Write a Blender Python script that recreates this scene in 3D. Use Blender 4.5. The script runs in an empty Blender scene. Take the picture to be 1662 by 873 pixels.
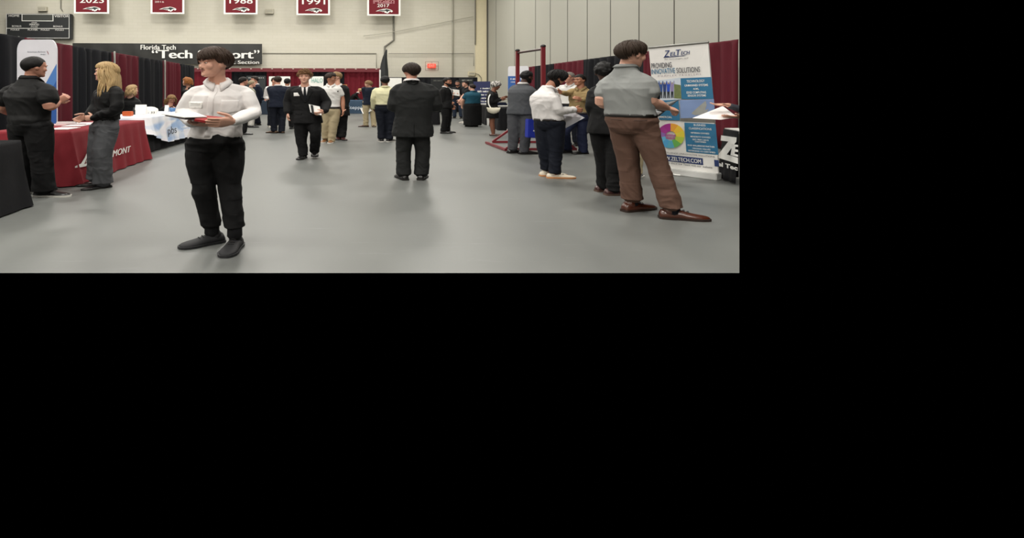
import bpy, bmesh, math, random
from mathutils import Vector, Matrix, noise
from mathutils.bvhtree import BVHTree
SC = bpy.context.scene
COL = SC.collection
# ------------------------------------------------------------------ camera, world, exposure
F = 873.0; H = 1.32; CX = 600.0; CY = 148.0          # focal length in pixels, eye height, principal point
cam_d = bpy.data.cameras.new('camera'); cam = bpy.data.objects.new('camera', cam_d); COL.objects.link(cam)
cam.location = (0, 0, H); cam.rotation_euler = (math.radians(90), 0, 0)
cam_d.sensor_fit = 'HORIZONTAL'; cam_d.sensor_width = 36; cam_d.lens = 36 * F / 1662
cam_d.shift_x = (831 - CX) / 1662; cam_d.shift_y = -(436.5 - CY) / 1662
cam_d.clip_start = 0.05; cam_d.clip_end = 200
SC.camera = cam
w = bpy.data.worlds.new('world'); SC.world = w; w.use_nodes = True
w.node_tree.nodes['Background'].inputs[0].default_value = (0, 0, 0, 1)
w.node_tree.nodes['Background'].inputs[1].default_value = 0
vs = SC.view_settings
SC.display_settings.display_device = 'sRGB'
vs.view_transform = 'Standard'; vs.look = 'None'; vs.exposure = 0.0; vs.gamma = 1; vs.use_curve_mapping = False
LAMP_W = 365.0                                       # power of one ceiling lamp
CEIL = 9.6
LAMPS = [(x, y) for y in (-9, -3, 4, 12, 20, 28) for x in (-19, -11.5, -4, 3.5)]+[(x, 31.2) for x in (-20, -15.3, -10.6, -5.9, -1.2, 3.5)]

# ------------------------------------------------------------------ helpers
def s2l(h):
    h = h.lstrip('#'); o = []
    for i in (0, 2, 4):
        c = int(h[i:i+2], 16) / 255
        o.append(c / 12.92 if c <= .04045 else ((c + .055) / 1.055) ** 2.4)
    return tuple(o) + (1,)
MATS = {}
def mat(name, hx, rough=.7, var=.06, vscale=6, bump=0, bscale=60, metal=0, emit=None, estr=0, coat=0, stretch=None, spec=None):
    if name in MATS: return MATS[name]
    m = bpy.data.materials.new(name); m.use_nodes = True; nt = m.node_tree; N = nt.nodes; L = nt.links
    b = N['Principled BSDF']; col = s2l(hx)
    b.inputs['Roughness'].default_value = rough; b.inputs['Metallic'].default_value = metal
    if spec is not None: b.inputs['Specular IOR Level'].default_value = spec
    if coat: b.inputs['Coat Weight'].default_value = coat
    tc = N.new('ShaderNodeTexCoord'); mp = N.new('ShaderNodeMapping'); L.new(tc.outputs['Object'], mp.inputs[0])
    if stretch: mp.inputs['Scale'].default_value = stretch
    nz = N.new('ShaderNodeTexNoise'); nz.inputs['Scale'].default_value = vscale; nz.inputs['Detail'].default_value = 4
    L.new(mp.outputs[0], nz.inputs['Vector'])
    mx = N.new('ShaderNodeMix'); mx.data_type = 'RGBA'
    mx.inputs[6].default_value = tuple(c * (1 - var) for c in col[:3]) + (1,)
    mx.inputs[7].default_value = tuple(min(1, c * (1 + var)) for c in col[:3]) + (1,)
    L.new(nz.outputs['Fac'], mx.inputs[0]); L.new(mx.outputs[2], b.inputs['Base Color'])
    if bump:
        n2 = N.new('ShaderNodeTexNoise'); n2.inputs['Scale'].default_value = bscale; n2.inputs['Detail'].default_value = 3
        L.new(mp.outputs[0], n2.inputs['Vector'])
        bp = N.new('ShaderNodeBump'); bp.inputs['Strength'].default_value = bump; bp.inputs['Distance'].default_value = .01
        L.new(n2.outputs['Fac'], bp.inputs['Height']); L.new(bp.outputs[0], b.inputs['Normal'])
    if emit:
        b.inputs['Emission Color'].default_value = s2l(emit); b.inputs['Emission Strength'].default_value = estr
    MATS[name] = m; return m
def fabric(name, hx, rough=.85, bump=.35, bscale=9, var=.08): return mat(name, hx, rough, var, 5, bump, bscale, spec=.25)

class MB:
    def __init__(s): s.v = []; s.f = []
    def add(s, vs, fs):
        o = len(s.v); s.v += [Vector(v) for v in vs]; s.f += [tuple(i + o for i in f) for f in fs]; return s
    def box(s, c, d, R=None):
        x, y, z = d[0] / 2, d[1] / 2, d[2] / 2
        vs = [Vector(p) for p in ((-x,-y,-z),(x,-y,-z),(x,y,-z),(-x,y,-z),(-x,-y,z),(x,-y,z),(x,y,z),(-x,y,z))]
        if R is not None: vs = [R @ v for v in vs]
        return s.add([v + Vector(c) for v in vs], [(0,3,2,1),(4,5,6,7),(0,1,5,4),(1,2,6,5),(2,3,7,6),(3,0,4,7)])
    def ell(s, c, r, R=None, n=14, m=9):
        vs = []; fs = []; c = Vector(c)
        for j in range(1, m):
            ph = math.pi * j / m
            for i in range(n):
                th = 2 * math.pi * i / n
                v = Vector((r[0]*math.sin(ph)*math.cos(th), r[1]*math.sin(ph)*math.sin(th), r[2]*math.cos(ph)))
                vs.append(c + (R @ v if R is not None else v))
        t = Vector((0, 0, r[2])); t = R @ t if R is not None else t
        vs += [c + t, c - t]; T = len(vs) - 2; B = T + 1
        for j in range(m - 2):
            for i in range(n):
                a = j*n+i; b = j*n+(i+1) % n; fs.append((a, a+n, b+n, b))
        for i in range(n):
            fs.append((T, i, (i+1) % n)); o = (m-2)*n; fs.append((B, o+(i+1) % n, o+i))
        return s.add(vs, fs)
    def loft(s, rings, n=20, cap=True):
        """rings: (centre, X vector, Y vector, exponent)"""
        vs = []; fs = []
        for c, X, Y, p in rings:
            for i in range(n):
                t = 2*math.pi*i/n; cx, sx = math.cos(t), math.sin(t)
                e = 2.0/p
                vs.append(Vector(c) + X*math.copysign(abs(cx)**e, cx) + Y*math.copysign(abs(sx)**e, sx))
        for j in range(len(rings)-1):
            for i in range(n):
                a = j*n+i; b = j*n+(i+1) % n; fs.append((a, b, b+n, a+n))
        if cap:
            fs.append(tuple(range(n-1, -1, -1))); o = (len(rings)-1)*n; fs.append(tuple(range(o, o+n)))
        return s.add(vs, fs)
    def tube(s, pts, rads, n=14, sub=3, cap=True, flat=None):
        pts = [Vector(p) for p in pts]; P = []; Rr = []
        m = len(pts)
        if m == 2: sub = 1
        for i in range(m-1):
            p0 = pts[max(i-1, 0)]; p1 = pts[i]; p2 = pts[i+1]; p3 = pts[min(i+2, m-1)]
            for k in range(sub):
                t = k/sub
                P.append(.5*((2*p1)+(p2-p0)*t+(2*p0-5*p1+4*p2-p3)*t*t+(3*p1-p0-3*p2+p3)*t**3))
                Rr.append(rads[i]*(1-t)+rads[i+1]*t)
        P.append(pts[-1]); Rr.append(rads[-1])
        d0 = (P[1]-P[0]).normalized(); u = d0.orthogonal().normalized()
        if flat is not None:
            u = Vector(flat) - d0*Vector(flat).dot(d0); u.normalize()
        rings = []
        for i, p in enumerate(P):
            d = (P[min(i+1, len(P)-1)]-P[max(i-1, 0)]).normalized()
            u = (u - d*u.dot(d)).normalized(); v = d.cross(u)
            if i == 0 and cap: rings.append((p-d*Rr[0]*.7, u*Rr[0]*.6, v*Rr[0]*.6, 2))
            rings.append((p, u*Rr[i], v*Rr[i], 2))
            if i == len(P)-1 and cap: rings.append((p+d*Rr[i]*.7, u*Rr[i]*.6, v*Rr[i]*.6, 2))
        return s.loft(rings, n)
    def mesh(s, name='m', smooth=True):
        me = bpy.data.meshes.new(name); me.from_pydata([tuple(v) for v in s.v], [], s.f); me.update()
        if smooth: me.shade_smooth()
        return me
def norm_out(me):
    bm = bmesh.new(); bm.from_mesh(me); bmesh.ops.recalc_face_normals(bm, faces=bm.faces[:]); bm.to_mesh(me); bm.free()
def link(name, me, m=None, parent=None, loc=None):
    o = bpy.data.objects.new(name, me); COL.objects.link(o)
    if m is not None:
        me.materials.clear(); me.materials.append(m)
    if parent is not None: o.parent = parent
    if loc is not None: o.location = loc
    return o
def build(name, mb, m, parent=None, loc=None, smooth=False, bevel=0):
    me = mb.mesh(name, smooth); norm_out(me)
    if bevel:
        bm = bmesh.new(); bm.from_mesh(me)
        bmesh.ops.bevel(bm, geom=bm.edges[:], offset=bevel, segments=2, affect='EDGES', clamp_overlap=True)
        bm.to_mesh(me); bm.free()
    return link(name, me, m, parent, loc)
def tag(o, label, cat, group=None, kind=None):
    o['label'] = label; o['category'] = cat
    if group: o['group'] = group
    if kind: o['kind'] = kind
    return o
def struct(o): o['kind'] = 'structure'; return o
def empty(name, loc, label=None, cat=None, group=None):
    o = bpy.data.objects.new(name, None); COL.objects.link(o); o.location = loc; o.empty_display_size = .1
    if label: tag(o, label, cat, group)
    return o
def P(px, py, D): return Vector(((px-CX)*D/F, D, H-(py-CY)*D/F))
def DF(py): return F*H/(py-CY)
def FL(px, py): D = DF(py); return Vector(((px-CX)*D/F, D, 0))
VPD = Vector((-.0458, 1, 0)).normalized()            # direction of the hall's long axis
VPR = Vector((1, .0458, 0)).normalized()
CORNER = Vector((190*36/F, 36, 0))
def DW(px): return (36-.0458*CORNER.x)/(1-.0458*(px-CX)/F)
def PW(px, py, off=0.0): return P(px, py, DW(px)-off)
def temp_eval(ob):
    dg = bpy.context.evaluated_depsgraph_get()
    me = bpy.data.meshes.new_from_object(ob.evaluated_get(dg), depsgraph=dg); return me
TXT = {}
def text_geo(s, bold=0.0, shear=0.0, space=1.0):
    k = (s, bold, shear, space)
    if k in TXT: return TXT[k]
    c = bpy.data.curves.new('lettering', 'FONT'); c.body = s; c.offset = bold; c.shear = shear; c.space_character = space
    c.resolution_u = 3; c.align_x = 'LEFT'
    o = bpy.data.objects.new('lettering_tmp', c); COL.objects.link(o); bpy.context.view_layer.update()
    me = temp_eval(o); vs = [v.co.copy() for v in me.vertices]; fs = [tuple(p.vertices) for p in me.polygons]
    bpy.data.objects.remove(o); bpy.data.curves.remove(c); bpy.data.meshes.remove(me)
    x0 = min(v.x for v in vs); x1 = max(v.x for v in vs); y0 = min(v.y for v in vs); y1 = max(v.y for v in vs)
    g = ([((v.x-x0)/(x1-x0), (v.y-y0)/(y1-y0)) for v in vs], fs); TXT[k] = g; return g
def bilin(q, u, v):   # q: BL, BR, TR, TL
    return (q[0]*(1-u)+q[1]*u)*(1-v)+(q[3]*(1-u)+q[2]*u)*v
def text_on(mb, s, q, u0, u1, v0, v1, off=.004, bold=.02, shear=0, fn=None, space=1.0):
    """writes s in the rectangle u0..u1, v0..v1 of the quad q, lifted by off towards its front"""
    vs, fs = text_geo(s, 0 if bold > .025 else min(bold, .008), shear, space)
    n = (q[1]-q[0]).cross(q[3]-q[0]).normalized()
    du = (bold-.012)*.62*(v1-v0)*((q[3]-q[0]).length/(q[1]-q[0]).length)*(1 if u1 > u0 else -1) if bold > .025 else 0
    for sh_ in ((-1, -.4, .4, 1) if du else (0,)):      # heavier strokes: the same letters set again a hair to the side
        out = []
        for x, y in vs:
            p = bilin(q, u0+abs(du)+(u1-u0-2*abs(du))*x+du*sh_, v0+(v1-v0)*y)
            if fn: p = fn(p)
            out.append(p+n*(off+.0006*sh_))
        mb.add(out, fs)
def poly_on(mb, pts, q, off=.003, fn=None):
    n = (q[1]-q[0]).cross(q[3]-q[0]).normalized()
    mb.add([bilin(q, u, v)+n*off for u, v in pts], [tuple(range(len(pts)))])
def qslab(mb, q, th):
    """a quad board with thickness th behind its front"""
    n = (q[1]-q[0]).cross(q[3]-q[0]).normalized()
    vs = [p for p in q]+[p-n*th for p in q]
    mb.add(vs, [(0,1,2,3),(7,6,5,4),(0,4,5,1),(1,5,6,2),(2,6,7,3),(3,7,4,0)])
def rel(mb, o):
    for i in range(len(mb.v)): mb.v[i] = mb.v[i]-o
    return mb

def squiggle(mb, q, u0, u1, v0, v1, off=.01, seed=1):
    """a line of print too small and blurred in the photo to be read: broken letter-height strokes"""
    rnd = random.Random(seed*31+7); u = u0; w0 = (u1-u0)/22
    while u < u1-w0:
        w_ = w0*rnd.uniform(.5, 1.3); h_ = (v1-v0)*rnd.uniform(.65, 1)
        if rnd.random() > .14: poly_on(mb, [(u, v0), (u+w_, v0), (u+w_, v0+h_), (u, v0+h_)], q, off)
        u += w_+w0*.28
# ------------------------------------------------------------------ the hall
RAY = 600.0/F                                         # x / y of the sight line where the photographed part of the hall ends
t_near = (RAY*CORNER.y-CORNER.x)/(VPR.y/VPR.x+RAY)    # placeholder, refined below
def on_right_wall(px, off=0.0):
    """point of the right wall's face seen at picture column px (off: into the wall)"""
    u = (px-CX)/F; c = CORNER+VPR*off
    # c - t*VPD lies on X = u*Y
    t = (u*c.y-c.x)/(u*VPD.y-VPD.x); p = c-VPD*t; return Vector((p.x, p.y, 0))
WN = on_right_wall(1200); WO = on_right_wall(1200, .25)
def floor_mat():
    m = mat('rubber_floor', '#777a7c', .42, .05, .9)
    nt = m.node_tree; N = nt.nodes; L = nt.links; b = N['Principled BSDF']; b.inputs['Specular IOR Level'].default_value = .5
    tc = N.new('ShaderNodeTexCoord')
    n1 = N.new('ShaderNodeTexNoise'); n1.inputs['Scale'].default_value = .7; n1.inputs['Detail'].default_value = 8; n1.inputs['Roughness'].default_value = .6
    mp = N.new('ShaderNodeMapping'); mp.inputs['Scale'].default_value = (1, .5, 1); L.new(tc.outputs['Object'], mp.inputs[0]); L.new(mp.outputs[0], n1.inputs['Vector'])
    cr = N.new('ShaderNodeValToRGB'); cr.color_ramp.elements[0].position = .3; cr.color_ramp.elements[0].color = s2l('#626462')
    cr.color_ramp.elements[1].position = .7; cr.color_ramp.elements[1].color = s2l('#717370'); L.new(n1.outputs['Fac'], cr.inputs[0])
    n2 = N.new('ShaderNodeTexNoise'); n2.inputs['Scale'].default_value = 5; n2.inputs['Detail'].default_value = 12; n2.inputs['Roughness'].default_value = .8
    m2 = N.new('ShaderNodeMapping'); m2.inputs['Scale'].default_value = (.25, 2.5, 1); m2.inputs['Rotation'].default_value = (0, 0, .2)
    L.new(tc.outputs['Object'], m2.inputs[0]); L.new(m2.outputs[0], n2.inputs['Vector'])
    c2 = N.new('ShaderNodeValToRGB'); c2.color_ramp.elements[0].position = .585; c2.color_ramp.elements[1].position = .68
    c2.color_ramp.elements[0].color = (0, 0, 0, 1); c2.color_ramp.elements[1].color = (.5, .5, .5, 1); L.new(n2.outputs['Fac'], c2.inputs[0])
    mx = N.new('ShaderNodeMix'); mx.data_type = 'RGBA'; L.new(c2.outputs[0], mx.inputs[0]); L.new(cr.outputs[0], mx.inputs[6]); mx.inputs[7].default_value = s2l('#868989')
    L.new(mx.outputs[2], b.inputs['Base Color'])
    mr = N.new('ShaderNodeMapRange'); mr.inputs[3].default_value = .34; mr.inputs[4].default_value = .55; L.new(n1.outputs['Fac'], mr.inputs[0]); L.new(mr.outputs[0], b.inputs['Roughness'])
    return m
FARL = CORNER-VPR*36
DN = DF(443)
fl = MB(); pts = [Vector((-9, DN, 0)), Vector((RAY*DN, DN, 0)), WN, WO, CORNER+VPR*.25+VPD*.25, FARL+VPD*.25]
fl.add(pts, [tuple(range(6))])
struct(build('floor', fl, floor_mat()))
def block_mat():
    m = mat('painted_block_wall', '#c5c0ae', .6, .03, .6); nt = m.node_tree; N = nt.nodes; L = nt.links; b = N['Principled BSDF']
    tc = N.new('ShaderNodeTexCoord'); mp = N.new('ShaderNodeMapping'); mp.inputs['Rotation'].default_value = (math.radians(90), 0, 0)
    L.new(tc.outputs['Object'], mp.inputs[0])
    br = N.new('ShaderNodeTexBrick'); br.inputs['Scale'].default_value = 1; br.inputs['Brick Width'].default_value = .58; br.inputs['Row Height'].default_value = .2
    br.inputs['Mortar Size'].default_value = .006; br.inputs['Mortar Smooth'].default_value = .5
    br.inputs['Color1'].default_value = s2l('#d0ccbe'); br.inputs['Color2'].default_value = s2l('#cdc9ba'); br.inputs['Mortar'].default_value = s2l('#bfbbac')
    L.new(mp.outputs[0], br.inputs['Vector'])
    # the last bay by the corner is painted a warmer cream
    L.new(br.outputs['Color'], b.inputs['Base Color'])
    bp = N.new('ShaderNodeBump'); bp.inputs['Strength'].default_value = .12; bp.inputs['Distance'].default_value = .01; bp.invert = True
    L.new(br.outputs['Fac'], bp.inputs['Height']); L.new(bp.outputs[0], b.inputs['Normal']); return m
wf = MB(); a, b_ = FARL, CORNER+VPR*.25
wf.add([a, b_, b_+VPD*.25, a+VPD*.25]+[p+Vector((0, 0, CEIL)) for p in (a, b_, b_+VPD*.25, a+VPD*.25)], [(0,3,2,1),(4,5,6,7),(0,1,5,4),(1,2,6,5),(2,3,7,6),(3,0,4,7)])
struct(build('wall_far', wf, block_mat()))
wr = MB(); q = [WN, CORNER.copy(), CORNER+VPR*.25, WO]
wr.add(q+[p+Vector((0, 0, CEIL)) for p in q], [(3,2,1,0),(4,5,6,7),(0,1,5,4),(1,2,6,5),(2,3,7,6),(3,0,4,7)])
struct(build('wall_right', wr, mat('painted_wall_panel', '#aeada3', .6, .04, .5)))
# panel joints of the right wall: dark grooves, each a slim recessed strip
seam = mat('dark_joint', '#56544e', .8)
k = 0
for px in (805, 835, 869, 893, 921, 953, 990.7, 1037, 1094, 1166.3):
    k += 1; p = on_right_wall(px, -.006); m_ = MB(); m_.box((0, 0, CEIL/2), (.01, .035, CEIL), Matrix.Rotation(math.atan(.0458), 3, 'Z'))
    o = struct(build('trim_%d' % k, m_, seam, loc=p))
m_ = MB(); m_.box((0, 0, CEIL/2), (.05, .07, CEIL)); struct(build('trim_20', m_, seam, loc=on_right_wall(791.5, -.03)))
# cream corner pilaster
m_ = MB(); c0 = PW(771.5, 148); c1 = PW(789, 148); c0.z = c1.z = 0
m_.box((0, 0, CEIL/2), ((c1-c0).length, .1, CEIL)); struct(build('trim_21', m_, mat('cream_paint', '#eadfbe', .6), loc=(c0+c1)/2-VPD*.06))
ce = MB(); ce.add([Vector((-26, -13, CEIL)), Vector((10.5, -13, CEIL)), CORNER+Vector((.4, .3, CEIL)), FARL+Vector((0, .3, CEIL))], [(0, 1, 2, 3)])
struct(build('ceiling', ce, mat('white_ceiling', '#cfccc4', .8)))
nb = MB(); nb.box((-8, -13, CEIL/2), (37, .2, CEIL)); struct(build('wall_near', nb, mat('hall_wall_behind', '#b9b5a8', .7)))
# ceiling lamps
lamp_src = None
hm = mat('lamp_housing', '#d8d8d4', .5)
lm = mat('lamp_diffuser', '#ffffff', .5, emit='#fff6e4', estr=5)
for i, (x, y) in enumerate(LAMPS):
    e = empty('ceiling_light', (x, y, CEIL), 'white box ceiling light hung high above the hall floor', 'ceiling light', 'ceiling lights above the hall')
    if i == 0:
        hb = MB(); hb.box((0, 0, -.1), (1.7, 1.7, .2)); h0 = build('lamp_housing', hb, hm, e, bevel=.02)
        db = MB(); db.box((0, 0, -.205), (1.5, 1.5, .02)); d0 = build('diffuser', db, lm, e)
    else:
        for s in (h0, d0):
            c = s.copy(); COL.objects.link(c); c.parent = e
    ld = bpy.data.lights.new('lamp_light', 'AREA'); ld.shape = 'SQUARE'; ld.size = 1.5; ld.energy = LAMP_W*(.34 if y > 30 else 1); ld.color = (1, .97, .91)
    lo = bpy.data.objects.new('lamp_light', ld); COL.objects.link(lo); lo.parent = e; lo.location = (0, 0, -.23)

# ------------------------------------------------------------------ things on the far wall
WHITE = mat('white_print', '#f2f1ec', .6); MAROON = fabric('maroon_cloth', '#6e2029', .8); BLACKC = fabric('black_drape_cloth', '#15161a', .9)
MAROOND = fabric('maroon_drape_cloth', '#561722', .85)
BLACKP = mat('black_print', '#1b1b1d', .6); GREYM = mat('grey_metal', '#8f8f8a', .4, metal=.6)
def wallquad(x0, x1, yt, yb, off, sl=.0072):
    """rectangle hung parallel to the far wall, given by its picture extent at the left"""
    f = lambda x, y: PW(x, y, off)
    D = DW(x0)-off
    q = [f(x0, yb), f(x1, yb), f(x1, yt), f(x0, yt)]
    zt = q[3].z; zb = q[0].z
    q[1].z = zb; q[2].z = zt
    return q
def lettered(name, q, parent, items, m, off=.01):
    mb = MB()
    for it in items: text_on(mb, it[0], q, *it[1:5], off=off, bold=it[5] if len(it) > 5 else .03, shear=it[6] if len(it) > 6 else 0)
    return link(name, rel(mb, parent.location).mesh(name, False), m, parent)
PAN_O = [(0,.42),(.12,.6),(.25,.78),(.45,.93),(.62,1),(.8,.88),(.93,.7),(1,.48),(.96,.3),(.9,.22),(.88,.4),(.8,.36),(.78,.18),(.7,.02),(.62,0),(.64,.18),(.56,.1),(.5,.22),(.52,.4),(.42,.3),(.36,.38),(.28,.46),(.14,.46)]
PAN_I = [(.14,.52),(.27,.72),(.45,.84),(.62,.9),(.78,.78),(.9,.6),(.92,.5),(.84,.56),(.72,.46),(.7,.2),(.66,.3),(.6,.46),(.5,.5),(.4,.42),(.3,.52)]
PAN_W = [(.3,.66),(.46,.78),(.62,.8),(.55,.7),(.42,.64)]
pen_lab = ['maroon championship banner reading 2023 above the scoreboard side of the wall', 'maroon championship banner with small 2016, second from left on the wall',
           'maroon championship banner reading 1988 above the black wall banner', 'maroon championship banner reading 1991 hung mid wall', 'maroon championship banner reading 2017 with rows of pink lettering']
PINK = mat('pink_print', '#d9a0a6', .6); PBLK = mat('panther_black', '#20302e', .6)
for i, (x0, x1, yb, txt) in enumerate([(120, 177, 21.8, '2023'), (244.5, 299, 22.2, '2016'), (363, 418, 22.8, '1988'), (481, 535.5, 24.2, '1991'), (596, 650, 25.2, '2017')]):
    q = wallquad(x0, x1, yb-78, yb, 1.0); o0 = q[0].copy(); e = empty('championship_banner', o0, pen_lab[i], 'banner', 'championship banners on the far wall')
    mb = MB(); qslab(mb, q, .02); build('cloth', rel(mb, o0), WHITE, e)
    mb = MB(); poly_on(mb, [(.055, .03), (.945, .03), (.945, .97), (.055, .97)], q, .012); build('field', rel(mb, o0), MAROON, e)
    if txt == '2016': its = [(txt, .13, .40, .232, .262, .03)]
    elif txt == '2017': its = [(txt, .3, .66, .175, .24, .04)]
    else: its = [(txt, .17, .86, .22, .34, .05)]
    lettered('lettering', q, e, its, WHITE, .03)
    if txt == '2017':
        mb = MB(); [squiggle(mb, q, .18, .82, v_, v_+.022, .03, i_) for i_, v_ in enumerate((.255, .285, .315))]; link('small_print', rel(mb, o0).mesh('l', False), PINK, e)
    def pan(pts, off, nm, m):
        mb = MB(); poly_on(mb, [(.25+.52*u, .045+.10*v) for u, v in pts], q, off); build(nm, rel(mb, o0), m, e)
    pan(PAN_O, .025, 'emblem', WHITE); pan(PAN_I, .035, 'emblem_fill', PBLK); pan(PAN_W, .045, 'emblem_highlight', WHITE)
# scoreboard
q = wallquad(9.3, 115.5, 21.8, 63, .35); o0 = q[0].copy()
e = empty('scoreboard', o0, 'black scoreboard with white HOME and VISITOR lettering on the far wall', 'scoreboard')
mb = MB(); qslab(mb, q, .3); build('housing', rel(mb, o0), mat('scoreboard_black', '#2b2d2e', .5), e, bevel=.03)
def frame_on(mb, q, u0, u1, v0, v1, tu, tv, off):
    for a in ((u0, u1, v0, v0+tv), (u0, u1, v1-tv, v1), (u0, u0+tu, v0, v1), (u1-tu, u1, v0, v1)):
        poly_on(mb, [(a[0], a[2]), (a[1], a[2]), (a[1], a[3]), (a[0], a[3])], q, off)
mb = MB(); frame_on(mb, q, .01, .975, .03, .985, .008, .016, .02); frame_on(mb, q, .245, .73, .70, .985, .012, .025, .02)
poly_on(mb, [(.01, .405), (.975, .405), (.975, .425), (.01, .425)], q, .02)
build('white_trim', rel(mb, o0), WHITE, e)
mb = MB(); poly_on(mb, [(.262, .73), (.715, .73), (.715, .955), (.262, .955)], q, .015); build('display_window', rel(mb, o0), mat('dark_display', '#4a4c49', .3), e)
lettered('lettering', q, e, [('HOME', .05, .21, .87, .95), ('VISITOR', .745, .965, .86, .95), ('BONUS', .10, .24, .47, .53), ('BONUS', .73, .87, .47, .53), ('PERIOD', .365, .51, .53, .60),
    ('FREE', .40, .48, .62, .66), ('POSS', .39, .49, .46, .5), ('FOULS', .08, .21, .33, .385), ('PLAYER', .34, .49, .33, .385), ('FOULS', .54, .67, .33, .385), ('FOULS', .76, .89, .33, .385)], WHITE, .025)
# long black banner
q = wallquad(118, 425.5, 70, 103.5, .3); o0 = q[0].copy()
e = empty('vinyl_banner', o0, 'long black banner reading Florida Tech "Tech Support" on the far wall', 'banner')
mb = MB(); n_ = 60
for j in range(n_+1):
    for v in (0, .25, .5, .75, 1):
        p = bilin(q, j/n_, v)
        amp = .035*math.sin(math.pi*v); p = p - VPD*(.02+amp*(.5+.5*math.sin(j*.9+v*3)+.3*math.sin(j*2.3)))
        mb.v.append(p)
for j in range(n_):
    for k in range(4): mb.f.append((j*5+k, (j+1)*5+k, (j+1)*5+k+1, j*5+k+1))
build('vinyl_sheet', rel(mb, o0), mat('black_vinyl', '#2c2c2a', .42, .1, 2, .4, 3), e, smooth=True)
U = lambda x: (x-118)/307.5
V = lambda y: (103.5-y)/33.5
lettered('lettering', q, e, [('Florida Tech', U(228), U(285), V(80.2), V(72.6), .06), ('Tech Support', U(256), U(412), V(98.5), V(80.8), .10), ('\u201c', U(246), U(256), V(86), V(80.5), .015), ('\u201d', U(412.5), U(421.5), V(86), V(80.5), .015), ('Student Section', U(345), U(421), V(103.2), V(97.6), .06)], WHITE, .11)
# boxes, pipes, exit sign
def wallbox(name, x0, x1, y0, y1, th, m, label, cat, inner=None):
    q = wallquad(x0, x1, y0, y1, th+.02); o0 = q[0].copy(); e = empty(name, o0, label, cat)
    mb = MB(); qslab(mb, q, th); build('housing', rel(mb, o0), m, e, bevel=.015)
    mb = MB(); n = 5
    for k in range(n): poly_on(mb, [(.12+.78*k/n, .25), (.12+.78*(k+.7)/n, .25), (.12+.78*(k+.7)/n, .75), (.12+.78*k/n, .75)], q, .006)
    build('louvres' if inner is None else inner, rel(mb, o0), mat('beige_grille', '#a39f90', .6), e); return e
BEIGE = mat('beige_plastic', '#b9b4a3', .6)
wallbox('speaker_box', 60.5, 75, 10.5, 18, .2, BEIGE, 'small beige speaker box on the wall above the scoreboard', 'speaker', 'grille')
wallbox('speaker_box', 430.5, 444, 14.2, 22, .2, BEIGE, 'small beige speaker box on the wall between the 1988 and 1991 banners', 'speaker', 'grille')
wallbox('junction_box', 760.5, 771, 116, 123, .2, mat('pale_box', '#d9d0b4', .6), 'pale junction box on the wall near the far right corner', 'junction box', 'cover')
def pipe(name, pts, r, m, label, cat):
    o0 = pts[0].copy(); mb = MB(); mb.tube([p-o0 for p in pts], [r]*len(pts), n=8, sub=1); return tag(build(name, mb, m, loc=o0, smooth=True), label, cat)
PIP = mat('painted_pipe', '#a9a698', .5); PIPD = mat('dark_pipe', '#77756c', .5)
pipe('conduit', [PW(639, -25, .08), PW(639, 65, .08), PW(624.5, 75.5, .08), PW(624.5, 110, .08)], .06, PIPD, 'bent grey conduit running down the wall beside the 2017 banner', 'pipe')
pipe('conduit', [PW(734.6, -25, .08), PW(734.6, 125, .08)], .06, PIP, 'straight pale pipe running down the wall right of the exit sign', 'pipe')
pipe('conduit', [PW(771.4, -25, .16), PW(771.4, 72, .16)], .04, PIPD, 'thin dark conduit beside the cream strip at the far corner', 'pipe')
pipe('cable', [PW(427, 86.5, .05), PW(611, 86.8, .05), PW(611, 110, .05)], .02, PIPD, 'thin cable running from the black banner to the maroon rail', 'cable')
pipe('cable', [PW(631, 87, .17), PW(769, 87, .17), PW(769, 107, .17)], .02, PIPD, 'thin cable running level above the exit sign', 'cable')
pipe('cable', [PW(590, 58, .2), PW(630, 53.5, .2), PW(680, 44, .2), PW(768, 27, .2)], .02, PIP, 'slack grey cable rising to the right across the far wall', 'cable')
pipe('cable', [PW(98.5, -25, .08), PW(98.5, 14, .08), PW(101, 17, .1)], .03, PIPD, 'thin cable dropping to the top of the scoreboard', 'cable')
pipe('cable', [PW(771, 119, .2), PW(777, 121, .2), PW(781, 126, .2), PW(781, 134, .2)], .02, PIPD, 'short curled cable at the pale junction box', 'cable')
q = wallquad(694, 707.5, 103.5, 110, .2); o0 = q[0].copy(); e = empty('exit_sign', o0, 'red lit EXIT sign behind a wire guard on the far wall', 'exit sign')
mb = MB(); qslab(mb, q, .12); build('housing', rel(mb, o0), mat('exit_red', '#e0483a', .5, emit='#ff4a35', estr=.9), e, bevel=.02)
lettered('lettering', q, e, [('EXIT', .15, .85, .2, .8, .03)], mat('exit_letters', '#ffb0a0', .5, emit='#ff9a88', estr=.8), .02)
q2 = wallquad(690.5, 711.5, 100, 114, .35); mb = MB()
for u in (0, .5, 1): mb.tube([bilin(q2, u, 0)-o0, bilin(q2, u, 1)-o0], [.012, .012], n=6)
for v in (0, .5, 1): mb.tube([bilin(q2, 0, v)-o0, bilin(q2, 1, v)-o0], [.012, .012], n=6)
build('wire_guard', mb, PIPD, e)

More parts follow.
